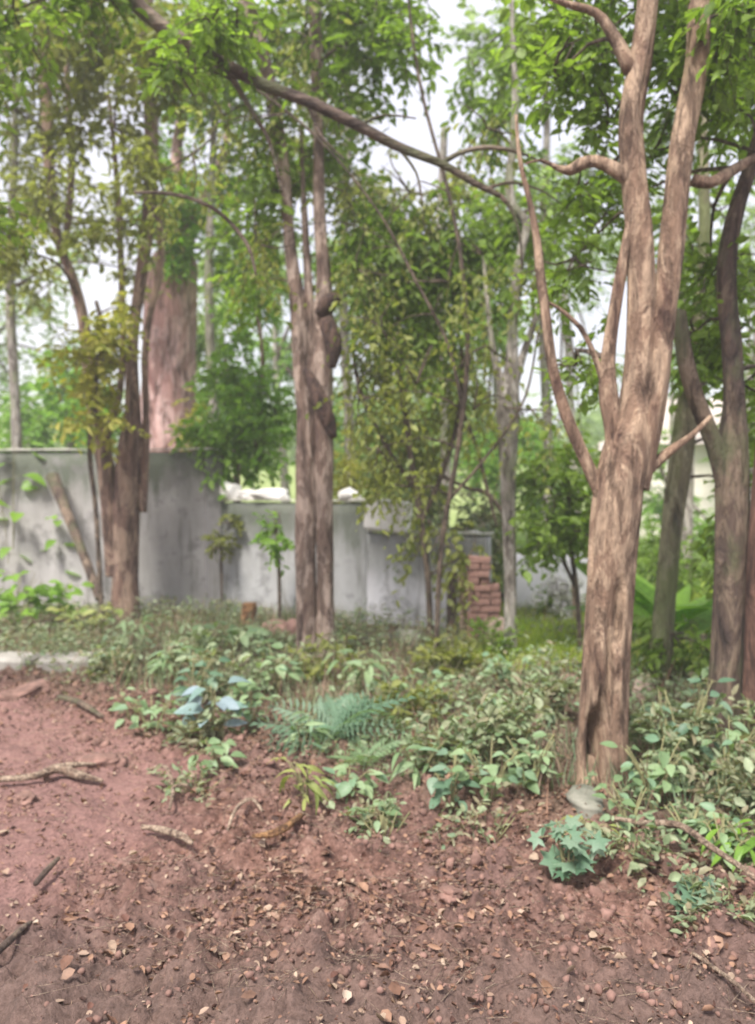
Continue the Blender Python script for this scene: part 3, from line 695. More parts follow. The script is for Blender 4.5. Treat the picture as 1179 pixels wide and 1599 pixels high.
# yellowing creeper leaves on the left trunk
make_tree('yellow-green creeper climbing the left twin trunk above the wall', (150, 950),
    [[(158, 945, 4), (150, 800, 4), (140, 700, 4), (150, 600, 4), (160, 520, 4), (150, 470, 3)]], 8.8, B_TWIG, name='creeper', cat='creeper', sides=8,
    clumps=[C(130, 520, 45, 8.8, 26), C(170, 600, 45, 8.8, 22), C(160, 660, 40, 8.8, 18), C(150, 560, 45, 8.7, 20), C(200, 480, 26, 8.8, 10), C(105, 560, 22, 8.8, 8)], lmat=L_YEL, leaf=.10, twl=.3, seed=31)

# big pink trunk beyond the wall
make_tree('very thick pale pink trunk rising beyond the wall at left', (262, 900),
    [[(268, 830, 44), (266, 700, 42), (264, 600, 40), (266, 500, 39), (272, 420, 36), (276, 400, 30), (276, 385, 16)]],
    13.5, B_PINK, sides=28, seg=.08, rough=.12, flute=.12, seed=33,
    branches=[[(280, 420, 17), (300, 350, 11), (330, 290, 8), (352, 230, 6), (360, 150, 4)], [(268, 415, 18), (250, 350, 12), (236, 280, 8), (240, 200, 5), (220, 120, 3)], [(275, 405, 18), (280, 330, 12), (276, 240, 9), (290, 140, 6), (300, 40, 3)]],
    clumps=[C(310, 330, 50, 13, 34), C(340, 400, 50, 13.5, 30), C(290, 260, 35, 13.6, 16), C(250, 200, 40, 14, 16), C(350, 280, 30, 13, 14), C(275, 370, 34, 12.8, 26), C(240, 320, 30, 12.8, 16), C(300, 150, 40, 13, 16)], lmat=L_BRIGHT, leaf=.15, twl=.5)

# overhanging diagonal bough from a tree standing left of the view
make_tree('long dark bough slanting down across the upper picture from the top left', (-330, 1120),
    [[(-330, 1130, 42), (-300, 800, 38), (-260, 400, 34), (-200, 0, 28), (-120, -140, 24), (20, -130, 21), (140, -60, 18), (210, 5, 15), (280, 62, 14), (350, 100, 12.5), (410, 132, 12), (480, 158, 11.5), (560, 196, 11), (620, 228, 9.5), (690, 256, 8), (740, 285, 7), (782, 306, 5)]],
    5.2, B_BOUGH, rs=.78, sides=16, seg=.05, rough=.12, flute=.06, seed=41,
    branches=[[(350, 100, 6), (385, 160, 4), (420, 220, 3), (440, 300, 2)], [(690, 256, 4.5), (715, 240, 4), (760, 230, 3.5), (810, 238, 2.5), (850, 255, 1.2)],
              [(782, 306, 4), (800, 330, 3), (812, 370, 2), (815, 420, 1)], [(760, 295, 3), (800, 285, 2.5), (850, 300, 1.5), (890, 330, .8)], [(620, 228, 3), (650, 270, 2), (660, 320, 1)], [(560, 196, 3), (600, 180, 2), (650, 185, 1)], [(480, 158, 3), (500, 210, 2), (540, 250, 1)],
              [(210, 300, 2.5), (280, 305, 3), (340, 330, 3), (385, 380, 3), (400, 430, 2)]],
    clumps=[C(330, 30, 45, 5, 24), C(280, 110, 30, 5, 10), C(390, 60, 30, 5.3, 10), C(20, 20, 80, 5, 30), C(130, -40, 80, 5, 40), C(-40, 340, 60, 5.2, 18), C(-60, 100, 120, 5, 40), C(-200, -200, 300, 5, 90)], lmat=L_MID, leaf=.08)

# slim grey tree centre-right, hooked top where the bough ends
make_tree('slim pale grey tree between the centre and forked trees, hooked at the top', (797, 1035),
    [[(797, 1038, 11), (797, 960, 10), (796, 860, 10), (793, 760, 12), (793, 700, 15), (794, 640, 17), (797, 600, 14), (800, 540, 9), (803, 470, 8), (812, 400, 7), (822, 350, 7), (800, 320, 7), (796, 280, 7), (800, 235, 6), (805, 150, 5), (800, 40, 4), (795, -120, 3)],
     [(790, 640, 9), (780, 590, 7), (770, 545, 5), (762, 480, 4), (755, 400, 3)], [(800, 610, 8), (815, 560, 6), (835, 500, 5), (850, 440, 4)]],
    7.1, B_GREY, sides=14, seed=51,
    clumps=[C(630, 370, 95, 7.4, 85), C(720, 370, 70, 7.3, 60), C(570, 340, 50, 7.5, 24), C(760, 440, 55, 7.4, 30), C(640, 470, 75, 7.6, 50), C(580, 440, 50, 7.6, 24), C(800, 330, 45, 7.5, 24), C(700, 510, 65, 7.5, 36),
            C(850, 330, 55, 7.5, 26), C(780, 160, 40, 7.8, 16), C(740, 110, 25, 7.8, 8), C(820, 80, 55, 7.6, 26), C(780, 200, 30, 7.6, 10)],
    lmat=L_MID, leaf=.095, twl=.4, droop=.7)
make_tree('curtain of hanging olive foliage on thin stems in the centre of the picture', (660, 1010),
    [[(672, 1000, 5), (668, 900, 5), (655, 800, 5), (640, 700, 5), (628, 600, 5), (622, 500, 5), (615, 420, 4)], [(655, 820, 4), (690, 740, 4), (716, 650, 4), (722, 560, 3), (705, 480, 3)], [(645, 760, 3), (600, 690, 3), (560, 600, 3), (550, 520, 3)]],
    8.0, B_TWIG, sides=8, seed=61, branches=[[(688, 742, 3), (730, 762, 3), (760, 770, 4), (785, 800, 3)], [(722, 640, 3), (745, 700, 3), (760, 760, 3), (775, 820, 2)]],
    clumps=[C(620, 550, 75, 8.2, 55), C(690, 620, 60, 8.2, 36), C(570, 570, 50, 8.3, 24), C(640, 660, 75, 8.3, 44), C(740, 560, 40, 8.1, 18), C(600, 720, 45, 8.3, 18), C(700, 700, 50, 8.2, 24), C(560, 650, 30, 8.3, 12), C(680, 830, 45, 8.0, 20), C(730, 870, 40, 7.9, 20)],
    lmat=L_CURT, leaf=.085, twl=.42, droop=1.0, dens=.75)
veil = []
vr = np.random.default_rng(77)
for px, py, r, n in ((560, 420, 60, 16), (600, 520, 60, 16), (650, 600, 60, 16), (560, 620, 40, 10), (700, 440, 60, 16), (760, 540, 50, 12), (740, 640, 50, 12), (400, 380, 60, 12), (300, 240, 60, 12), (350, 180, 60, 14), (430, 150, 50, 12), (250, 320, 40, 8),
                     (760, 200, 50, 10), (840, 420, 50, 12), (640, 300, 60, 16), (540, 300, 50, 12), (480, 60, 60, 16), (180, 200, 50, 10), (80, 260, 50, 10), (590, 700, 40, 10), (650, 760, 40, 8), (830, 640, 40, 8)):
    veil.append(C(px, py, r, 6.3 + vr.uniform(-.5, .9), n))
make_tree('thin-stemmed tree with airy yellow-green sprays hanging across the middle of the view', (680, 1120),
    [[(680, 1125, 4), (682, 1000, 4), (690, 850, 4), (715, 700, 4), (730, 560, 4), (722, 420, 3.5), (700, 300, 3), (660, 150, 2.5), (640, 20, 2), (630, -120, 2)], [(722, 640, 3), (700, 540, 2.5), (650, 440, 2.5), (590, 330, 2), (500, 220, 2), (400, 140, 2), (300, 90, 1.5)], [(702, 780, 3), (770, 700, 2), (820, 620, 2), (840, 520, 1.5)]],
    6.4, B_TWIG, sides=8, seed=66, clumps=veil, lmat=L_CURT, leaf=.06, twl=.38, droop=.9)
# bush over the wall
make_tree('bright green small tree spilling over the step in the wall', (372, 900),
    [[(372, 850, 6, 10.6), (370, 760, 6), (368, 690, 5), (360, 620, 4), (352, 560, 3)], [(370, 720, 4), (400, 640, 4), (410, 560, 3), (400, 480, 3)]], 10.7, B_BROWN, sides=8, seed=71,
    clumps=[C(360, 650, 70, 10.3, 70), C(400, 600, 50, 10.5, 36), C(340, 590, 50, 10.6, 34), C(400, 700, 42, 10.1, 32), C(430, 640, 30, 10.4, 16), C(380, 530, 45, 10.8, 24), C(320, 690, 28, 10.2, 16), C(400, 470, 40, 11, 18), C(350, 730, 26, 10.0, 12)],
    lmat=L_BRIGHT, leaf=.12, twl=.35)
make_tree('small green bush hanging on the wall beside the centre trunk', (435, 985), [[(437, 990, 3), (436, 900, 3), (433, 850, 3), (430, 810, 2)]], 8.9, B_TWIG, name='bush', cat='bush', sides=6,
    clumps=[C(428, 830, 27, 8.9, 22, 34, .2)], lmat=L_BRIGHT, leaf=.08, twl=.18, seed=75)
make_tree('dark tuft of ferny growth on the wall below its first step', (347, 975), [[(347, 970, 2), (346, 900, 2), (345, 850, 2)]], 9.7, B_TWIG, name='bush', cat='bush', sides=6,
    clumps=[C(346, 855, 17, 9.6, 20, 26, .15), C(362, 815, 16, 9.6, 8, 12, .15)], lmat=L_OLIVE, leaf=.07, twl=.14, seed=76)
stick_thing('leaning_pole', 'dark pole leaning on the wall left of the twin-trunked tree', 'pole', [(156, 935, 7, 8.9), (128, 860, 7.5, 9.3), (100, 790, 8, 9.7), (82, 745, 11, 10.0)], 9, B_DARK)

# mid-right mossy trunk and bushes behind the forked tree
make_tree('mossy olive trunk behind and between the forked and dark trees', (1028, 1085),
    [[(1028, 1088, 20), (1034, 1000, 17), (1042, 900, 16), (1052, 800, 17), (1066, 700, 18), (1076, 620, 17), (1085, 560, 14), (1092, 480, 11), (1100, 380, 9), (1098, 260, 8), (1096, 120, 7), (1090, -60, 5)]],
    6.3, B_OLIVE, sides=16, seed=81, branches=[[(1070, 640, 8), (1095, 600, 7), (1110, 560, 5), (1130, 520, 4)]],
    clumps=[C(1100, 540, 50, 6.3, 30), C(1120, 330, 30, 6.6, 8), C(1100, 460, 45, 6.4, 22), C(1160, 680, 36, 6.4, 16), C(1080, 380, 30, 6.5, 10), C(1090, 70, 60, 6.5, 30), C(1160, 760, 30, 6.3, 10), C(1050, 990, 34, 6.2, 20), C(1100, 1010, 26, 6.2, 12)],
    lmat=L_MID, leaf=.09)
make_tree('leafy green shrub filling the gap left of the forked tree', (870, 1010),
    [[(906, 1005, 4), (900, 920, 4), (888, 820, 4), (890, 740, 3)], [(900, 920, 3), (865, 840, 3), (850, 780, 2)]], 7.2, B_TWIG, name='shrub', cat='shrub', sides=8,
    clumps=[C(885, 740, 50, 7.2, 34), C(860, 810, 50, 7.1, 40), C(905, 830, 30, 7.0, 14), C(840, 840, 20, 7.1, 8), C(910, 780, 34, 7.2, 20), C(830, 740, 30, 7.3, 14)], lmat=L_MID, leaf=.09, seed=85)
make_tree('dark leafy thicket at the right edge behind the dark trunk', (1165, 1060), [[(1165, 1060, 5), (1160, 960, 4), (1162, 850, 4), (1158, 760, 3)]], 6.0, B_TWIG, name='shrub', cat='shrub', sides=8,
    clumps=[C(1165, 900, 34, 6, 24), C(1168, 980, 30, 6, 18), C(1165, 820, 30, 6, 14), C(1170, 1030, 30, 5.9, 14)], lmat=L_MID, leaf=.08, seed=87)

# ------------------------------------------------------------------ far trees beyond the wall
far_labels = [
 ('hazy pale green tree beyond the wall at far left', -40, 800, 24, [(-20, 540, 90, 60), (40, 640, 70, 40), (-90, 400, 90, 50), (60, 480, 60, 26), (110, 420, 50, 18), (10, 400, 50, 18), (90, 560, 60, 34)]),
 ('light green round tree above the wall between cream house and pink trunk', 110, 800, 17, [(110, 600, 60, 46), (60, 660, 50, 34), (150, 640, 50, 36)]),
 ('feathery pale tree right of the pink trunk', 330, 800, 19, [(330, 500, 60, 50), (350, 420, 50, 34), (300, 600, 50, 34), (420, 420, 50, 30), (330, 660, 40, 24)]),
 ('tall pale green tree behind the centre trunk', 450, 800, 22, [(430, 560, 70, 60), (500, 640, 70, 50), (440, 430, 60, 34), (560, 480, 70, 44), (540, 700, 50, 30), (520, 380, 50, 24)]),
 ('broad yellow-green tree behind the hanging foliage', 640, 820, 20, [(620, 640, 90, 70), (700, 560, 70, 50), (740, 660, 60, 44), (600, 760, 60, 36), (680, 440, 60, 34), (540, 740, 40, 30)]),
 ('yellow-green tree behind the slim grey trunk', 790, 830, 18, [(770, 500, 50, 34), (820, 700, 60, 44), (760, 720, 50, 40), (740, 470, 40, 24), (850, 780, 50, 30)]),
 ('pale tree seen just left of the fork of the big tree', 900, 820, 23, [(880, 430, 60, 24), (910, 700, 60, 44), (930, 570, 40, 20), (960, 380, 50, 20), (870, 800, 60, 34)]),
 ('light green tree between the forked and dark trees', 1060, 830, 19, [(1050, 780, 50, 36), (1010, 700, 30, 14), (1090, 560, 50, 24), (1110, 820, 50, 36), (1040, 860, 50, 34), (1100, 470, 40, 14)]),
 ('tall hazy tree at the far right edge', 1180, 830, 21, [(1170, 700, 50, 34), (1180, 560, 50, 34), (1170, 440, 40, 20), (1190, 330, 50, 20), (1160, 850, 50, 34)])]
for k, (lb, bx, by, d, cl) in enumerate(far_labels):
    g0 = P(bx, by, d); gz = float(ht(g0[0], g0[1])); topy = min(c[1] for c in cl); tx = cl[0][0]
    t = thing('tree', lb, 'tree', (g0[0], g0[1], gz), 'trees beyond the wall')
    a = P(tx, cl[0][1], d); b = P(tx, topy + 20, d)
    V, f = tube(np.array([[g0[0], g0[1], gz - .3, .16], [(g0[0] * 2 + a[0]) / 3, g0[1], gz * .6 + a[2] * .4, .12], [*a, .08], [*b, .03]]), 10, .2, .15, .1, (), k)
    add('trunk', mk_mesh('trunk', rel(V, t), f, mat=B_GREY), t)
    clumps = [C(x, y, r, d + rng.uniform(-1, 1), int(n * 2.3)) for (x, y, r, n) in cl]
    V, f, ti, V2, f2 = foliage(clumps, .17, .6, 9, 1, .4, 200 + k)
    o = add('crown', mk_mesh('crown', rel(V, t), f, ti, L_FAR if k % 2 == 0 else L_BRIGHT), t); o['kind'] = 'stuff'
    bt = [(V2, f2)]
    for i, (c, rad, n) in enumerate(clumps):
        q = a if np.linalg.norm(c - a) > .3 else np.array([g0[0], g0[1], (gz + a[2]) / 2])
        bt.append(tube(np.array([[*q, .05], [*((q + c) / 2 + np.array([0, 0, .2])), .035], [*c, .015]]), 6, .3, .1, 0, (), i))
    V2, f2 = join(bt); o = add('twigs', mk_mesh('twigs', rel(V2, t), f2, mat=B_TWIG), t); o['kind'] = 'stuff'
mid_labels = [
 ('tall leafy tree just beyond the wall at upper left', 20, 900, 12.5, L_OLIVE, [(20, 60, 90, 60), (110, 90, 70, 46), (60, 180, 50, 24), (-60, 200, 90, 40), (100, 350, 44, 22), (20, 300, 40, 14), (150, 20, 60, 36), (40, 440, 36, 12), (150, 290, 36, 12), (200, 420, 34, 10), (80, 440, 34, 10), (180, 350, 30, 9), (70, 250, 40, 12), (20, 240, 40, 12)]),
 ('leafy tree beyond the wall between the twin trunk and the centre tree', 330, 900, 12.0, L_MID, [(330, 60, 70, 60), (270, 90, 50, 34), (380, 170, 55, 40), (320, 160, 34, 16), (360, 280, 45, 26), (400, 250, 40, 24), (440, 60, 60, 40), (420, 360, 50, 30), (370, 360, 40, 20), (220, 40, 60, 30)]),
 ('broad-crowned tree beyond the wall behind the centre tree', 540, 900, 12.5, L_OLIVE, [(540, 60, 70, 60), (530, 180, 55, 40), (470, 260, 50, 34), (560, 290, 60, 44), (620, 330, 70, 50), (540, 400, 60, 40), (690, 310, 50, 30), (480, 150, 40, 24)]),
 ('deep green tree beyond the wall above the hanging foliage', 690, 900, 11.5, L_MID, [(640, 420, 80, 70), (720, 430, 70, 54), (600, 480, 60, 40), (770, 400, 55, 36), (680, 540, 70, 44), (760, 330, 50, 28), (820, 400, 50, 28), (580, 400, 50, 30)]),
 ('tall pale-leaved tree behind the slim grey trunk', 850, 900, 12.5, L_FAR, [(760, 60, 40, 24), (820, 50, 60, 44), (890, 60, 70, 50), (780, 150, 34, 16), (870, 300, 60, 40), (930, 270, 50, 30), (810, 290, 50, 26), (900, 390, 50, 20), (745, 190, 20, 6)]),
 ('leafy tree behind the two big trunks at right', 1070, 900, 12.0, L_MID, [(1050, 60, 60, 46), (1130, 70, 70, 54), (1020, 170, 50, 30), (1150, 170, 40, 26), (1040, 300, 40, 24), (1060, 400, 40, 24), (1120, 400, 50, 32), (1030, 470, 30, 14), (1170, 440, 40, 20), (1100, 250, 24, 8)]),
]
for k, (lb, bx, by, d, lm, cl) in enumerate(mid_labels):
    topy = min(c[1] for c in cl)
    make_tree(lb, (bx, 905), [[(bx, 900, 9), (bx + 6, 700, 8), (bx - 4, 450, 7), (bx + 4, 200, 5), (bx, topy, 3)]], d, B_GREY, sides=10, seg=.2, seed=400 + k, name='tree', group='trees beyond the wall',
        clumps=[C(x, y, r, d + rng.uniform(-.8, .8), int(n * .95)) for (x, y, r, n) in cl], lmat=lm, leaf=.13, twl=.45)
# bushes filling the view just over the low wall lengths
for k, (lb, px, py, r, d, n, lm) in enumerate((('yellow-green bush beyond the lowest wall length, left part', 575, 740, 44, 11.5, 70, L_YEL), ('grey-green bush above the right end of the wall', 690, 800, 50, 9.6, 80, L_GREY),
     ('pale grey-green bush leaning over the brick pier from beyond the wall', 750, 810, 42, 10.2, 80, L_GREY), ('dark green bush beyond the wall behind the slim grey trunk', 785, 840, 30, 10.5, 50, L_MID),
     ('yellow-green bush above the first wall step', 300, 690, 30, 12, 40, L_YEL), ('green bush beyond the wall right of the forked tree', 1050, 860, 60, 10.5, 90, L_MID), ('pale bush beyond the wall near the middle', 640, 730, 50, 13, 70, L_FAR))):
    c = P(px, py, d); g = float(ht(c[0], c[1])); t = thing('bush', lb, 'bush', (c[0], c[1], g)); rr = r * d / F
    cs = [((c[0] + rng.normal() * rr * .5, c[1] + rng.normal() * .2, g + (c[2] - g) * q), (rr, rr, max(.3, (c[2] - g) * .4)), n // 2) for q in (.35, .65, .95, 1.1)]
    V, f, ti, V2, f2 = foliage(cs, .09, .28, 8, 1.2, .4, 600 + k)
    o = add('foliage', mk_mesh('foliage', rel(V, t), f, ti, lm), t); o['kind'] = 'stuff'
    st = [(V2, f2)] + [tube(np.array([[c[0], c[1], g - .1, .015], [c[0] + dx * .5, c[1], (g + c[2]) / 2, .012], [c[0] + dx, c[1], c[2], .006]]), 6, .2, .1) for dx in (-rr * .5, 0, rr * .5)]
    V2, f2 = join(st); o = add('stems', mk_mesh('stems', rel(V2, t), f2, mat=B_TWIG), t); o['kind'] = 'stuff'
# far wooded ridge, one mass
cl = []
for k in range(150):
    x = rng.uniform(-75, 75); y = rng.uniform(48, 80); z = float(ht(x, y)); r = rng.uniform(1.8, 3.6)
    cl.append(((x, y, z + r * .6), (r * 1.3, r * 1.3, r), 36))
V, f, ti, V2, f2 = foliage(cl, .75, 1.6, 7, 1, .3, 300)
o = add('far_woodland', mk_mesh('far_woodland', V, f, ti, L_FAR)); tag(o, 'pale distant woodland along the hillside beyond the wall', 'woodland', kind='stuff')
# ------------------------------------------------------------------ plants whose leaves are parts
LM = {}
def leafmesh(kind, mat, var):
    key = (kind, mat.name, var)
    if key not in LM:
        if kind == 'ovate': T = ovate(5, .24 + .04 * var, .07 + .03 * var, .10 + .12 * var)
        elif kind == 'long': T = ovate(7, .10 + .02 * var, .05, .3 + .25 * var)
        elif kind == 'lobed': T = lobed(5 + 2 * (var % 2), .2 + .1 * var)
        elif kind == 'banana': T = ovate(8, .16 + .03 * var, .06, .35 + .2 * var)
        else: T = frond(10 + var)
        LM[key] = mk_mesh('leaf', T[0], T[1], mat=mat)
    return LM[key]
from mathutils import Matrix
NPL = [0]
def plant(label, px, py, kind, mat, n, size, height, spread, name='seedling', cat='plant', group=None, at=None, tilt=.0, part='leaf'):
    NPL[0] += 1; r = np.random.default_rng(500 + NPL[0])
    g = G(px, py) if at is None else np.asarray(at); t = thing(name, label, cat, g, group)
    stems = []
    nst = 1 if kind in ('fern', 'banana') else max(1, n // 5)
    for s in range(nst):
        a = r.uniform(0, 6.28); top = np.array([math.cos(a) * spread * .55, math.sin(a) * spread * .55, height * r.uniform(.75, 1.05)])
        if nst == 1: top = np.array([tilt, 0, height])
        mid = top * .5 + np.array([0, 0, height * .12]); Q = np.array([[0, 0, -.03, .005], [*mid, .004], [*top, .0025]])
        if kind != 'fern': stems.append(tube(Q, 6, .05, .05))
        for k in range(n // nst):
            u = r.uniform(.25, 1.0) if kind not in ('fern', 'banana') else r.uniform(.0, .4)
            b = (1 - u) ** 2 * Q[0, :3] + 2 * u * (1 - u) * mid + u * u * top
            a2 = r.uniform(0, 6.28) if kind not in ('fern', 'lobed') else 6.28 * k / (n // nst) + r.normal() * .3
            el = r.uniform(-.15, .7) if kind not in ('fern', 'banana') else r.uniform(.35, .95)
            if kind == 'banana': el = r.uniform(.7, 1.3)
            d = np.array([math.cos(a2) * math.cos(el), math.sin(a2) * math.cos(el), math.sin(el)])
            if kind in ('ovate', 'lobed', 'long'):
                q = b + d * np.array([1, 1, .6]) * size * r.uniform(.2, .7)
                stems.append(tube(np.array([[*b, .002], [*((b + q) / 2 + np.array([0, 0, .01])), .0018], [*q, .0015]]), 4, .05, 0)); b = q
                d = d + np.array([0, 0, -.35])
            nn = np.array([0, 0, 1.]) + r.normal(size=3) * .25 + np.array([0, -.8 if kind == 'lobed' else -.4, 0])
            fr = frames(d[None], nn[None])[0]; s_ = size * r.uniform(.65, 1.2)
            o = bpy.data.objects.new(part, leafmesh(kind, mat, int(r.integers(0, 3)))); COL.objects.link(o); o.parent = t
            M = Matrix([[*(fr.T[i] * s_), b[i]] for i in range(3)] + [[0, 0, 0, 1]]); o.matrix_local = M
    if stems:
        V, f = join(stems); o = add('stem', mk_mesh('stem', V, f, mat=M_STEM), t)
    return t
M_STEM = plain('green_stem', (.16, .15, .07), (.26, .25, .12), 9)

plant('teal lobed-leaf seedling standing alone on the litter in front of the forked tree', 886, 1378, 'lobed', L_TEAL, 24, .095, .22, .11)
plant('small teal star-leaved seedling at lower right under the long pale stick', 1080, 1425, 'lobed', L_TEAL, 12, .085, .10, .07)
plant('feathery teal fern below the foot of the centre tree', 522, 1165, 'fern', L_TEAL, 18, .42, .18, .1, name='fern', cat='fern', part='frond')
plant('shorter green fern just right of the feathery teal fern', 575, 1190, 'fern', L_SEED, 11, .25, .06, .1, name='fern', cat='fern', part='frond')
plant('plant with broad pale bluish leaves in the middle of the left weed patch', 332, 1160, 'ovate', L_BLUE, 16, .15, .36, .07)
P2 = [
 ('pale grey-green leafy plant at the left end of the left weed patch', 238, 1160, 'ovate', L_SEED, 16, .10, .22, .16),
 ('low green plant in front of the bluish-leaved one', 345, 1205, 'ovate', L_SEED, 14, .095, .12, .14),
 ('teal-green plant rising behind the bluish-leaved one', 300, 1120, 'ovate', L_TEAL, 16, .12, .30, .16),
 ('green plant leaning right of the bluish-leaved one', 392, 1140, 'ovate', L_SEED, 16, .11, .22, .16),
 ('pale spreading plant at the back of the left weed patch', 285, 1070, 'long', L_SEED, 18, .18, .22, .2),
 ('small sprout in the soil left of the weed patch', 205, 1130, 'ovate', L_SEED, 9, .09, .16, .1),
 ('leafy plant halfway between the weed patch and the centre tree', 432, 1085, 'ovate', L_SEED, 16, .12, .25, .18),
 ('yellow-green sprig at the soil edge below the fern', 480, 1262, 'long', L_YSPR, 14, .13, .17, .10),
 ('low green plant under the right side of the fern', 545, 1245, 'ovate', L_SEED, 14, .10, .10, .12),
 ('blue-green flat seedling at the soil edge left of centre', 598, 1285, 'ovate', L_SEED, 8, .10, .06, .08),
 ('bright green weed beside the fern, under the centre tree', 470, 1175, 'long', L_SEED, 14, .15, .16, .12),
 ('teal leafy plant at the soil edge between fern and forked tree', 705, 1265, 'ovate', L_TEAL, 16, .095, .18, .13),
 ('grey-green plant right of the teal edge plant', 765, 1255, 'ovate', L_SEED, 18, .09, .20, .16),
 ('grey-green weed close to the left foot of the forked tree', 828, 1245, 'ovate', L_SEED, 16, .085, .22, .14),
 ('thin weed behind the teal edge plant', 735, 1195, 'long', L_SEED, 16, .14, .20, .16),
 ('pale weed left of the forked tree at mid distance', 800, 1180, 'ovate', L_SEED, 16, .10, .26, .18),
 ('sprawling weed between fern and teal edge plant', 655, 1215, 'long', L_SEED, 14, .13, .14, .15),
 ('dense green weed right of the forked tree foot', 1020, 1265, 'ovate', L_SEED, 20, .09, .24, .16),
 ('tall teal weed left of the dark leaning trunk', 1070, 1215, 'ovate', L_TEAL, 20, .10, .36, .2),
 ('green weed in front of the dark leaning trunk', 1140, 1240, 'ovate', L_SEED, 18, .09, .30, .16),
 ('low weed just above the middle of the long pale stick', 1075, 1320, 'ovate', L_SEED, 16, .075, .12, .14),
 ('bright lime weed at the right edge', 1165, 1345, 'long', L_LIME, 12, .12, .14, .1),
 ('grey-green weed above the end of the long pale stick', 1130, 1350, 'ovate', L_SEED, 14, .075, .12, .12),
 ('grey weed under the right side of the forked tree', 985, 1300, 'ovate', L_SEED, 14, .08, .14, .12),
 ('small weed right behind the teal seedling', 925, 1310, 'long', L_YSPR, 8, .10, .08, .08),
 ('weed on the bank far right behind the teal one', 1110, 1150, 'ovate', L_SEED, 18, .11, .3, .2),
 ('weed hugging the right flank of the forked tree at mid height', 1010, 1180, 'ovate', L_SEED, 16, .1, .26, .15),
 ('low weed left of the centre tree foot', 400, 1030, 'ovate', L_SEED, 16, .14, .22, .2),
 ('weed under the left twin trunk', 215, 1010, 'long', L_SEED, 16, .2, .22, .2),
 ('weed between wall stump and left weed patch', 330, 1020, 'ovate', L_SEED, 16, .15, .24, .2),
 ('weed right of the centre tree foot', 560, 1075, 'long', L_SEED, 16, .18, .2, .2),
 ('weed in the middle of the bank between centre and grey trees', 660, 1110, 'ovate', L_SEED, 16, .12, .2, .2),
 ('weed at the foot of the slim grey tree', 790, 1075, 'ovate', L_SEED, 16, .12, .2, .2),
 ('yellow weed at the foot of the timber post', 712, 1022, 'long', L_YSPR, 10, .16, .14, .1),
]
for (lb, px, py, kd, m, n, sz, h, sp) in P2: plant(lb, px, py, kd, m, int(n * 2.0), sz * .85, h * 1.35, sp * 1.5, name='weed')
plant('tall broad-leaved lime green plant behind the forked and dark trees', 1052, 1010, 'banana', L_LIME, 8, 1.0, .5, .2, name='broad_leaved_plant')
plant('lime green broad-leaved plant left of the slender mossy trunk', 1000, 1000, 'banana', L_LIME, 5, .7, .5, .2, name='broad_leaved_plant')
plant('bright broad-leaved shoot above the wall at the left edge', 20, 950, 'ovate', L_LIME, 26, .30, 2.15, .45, name='broad_leaved_shoot')
plant('small bright leaf spray in front of the leaning pole', 92, 950, 'ovate', L_LIME, 9, .24, 1.15, .16, name='broad_leaved_shoot')
plant('lime green bush of broad leaves at the left edge on the ground', 25, 985, 'ovate', L_LIME, 60, .17, .62, .50, name='leafy_bush', cat='bush')
plant('pale green low bush in front of the left twin trunk', 140, 995, 'ovate', L_YSPR, 50, .12, .34, .5, name='leafy_bush', cat='bush')
plant('green bush between the left edge bush and twin trunk', 85, 975, 'ovate', L_LIME, 40, .15, .48, .42, name='leafy_bush', cat='bush')

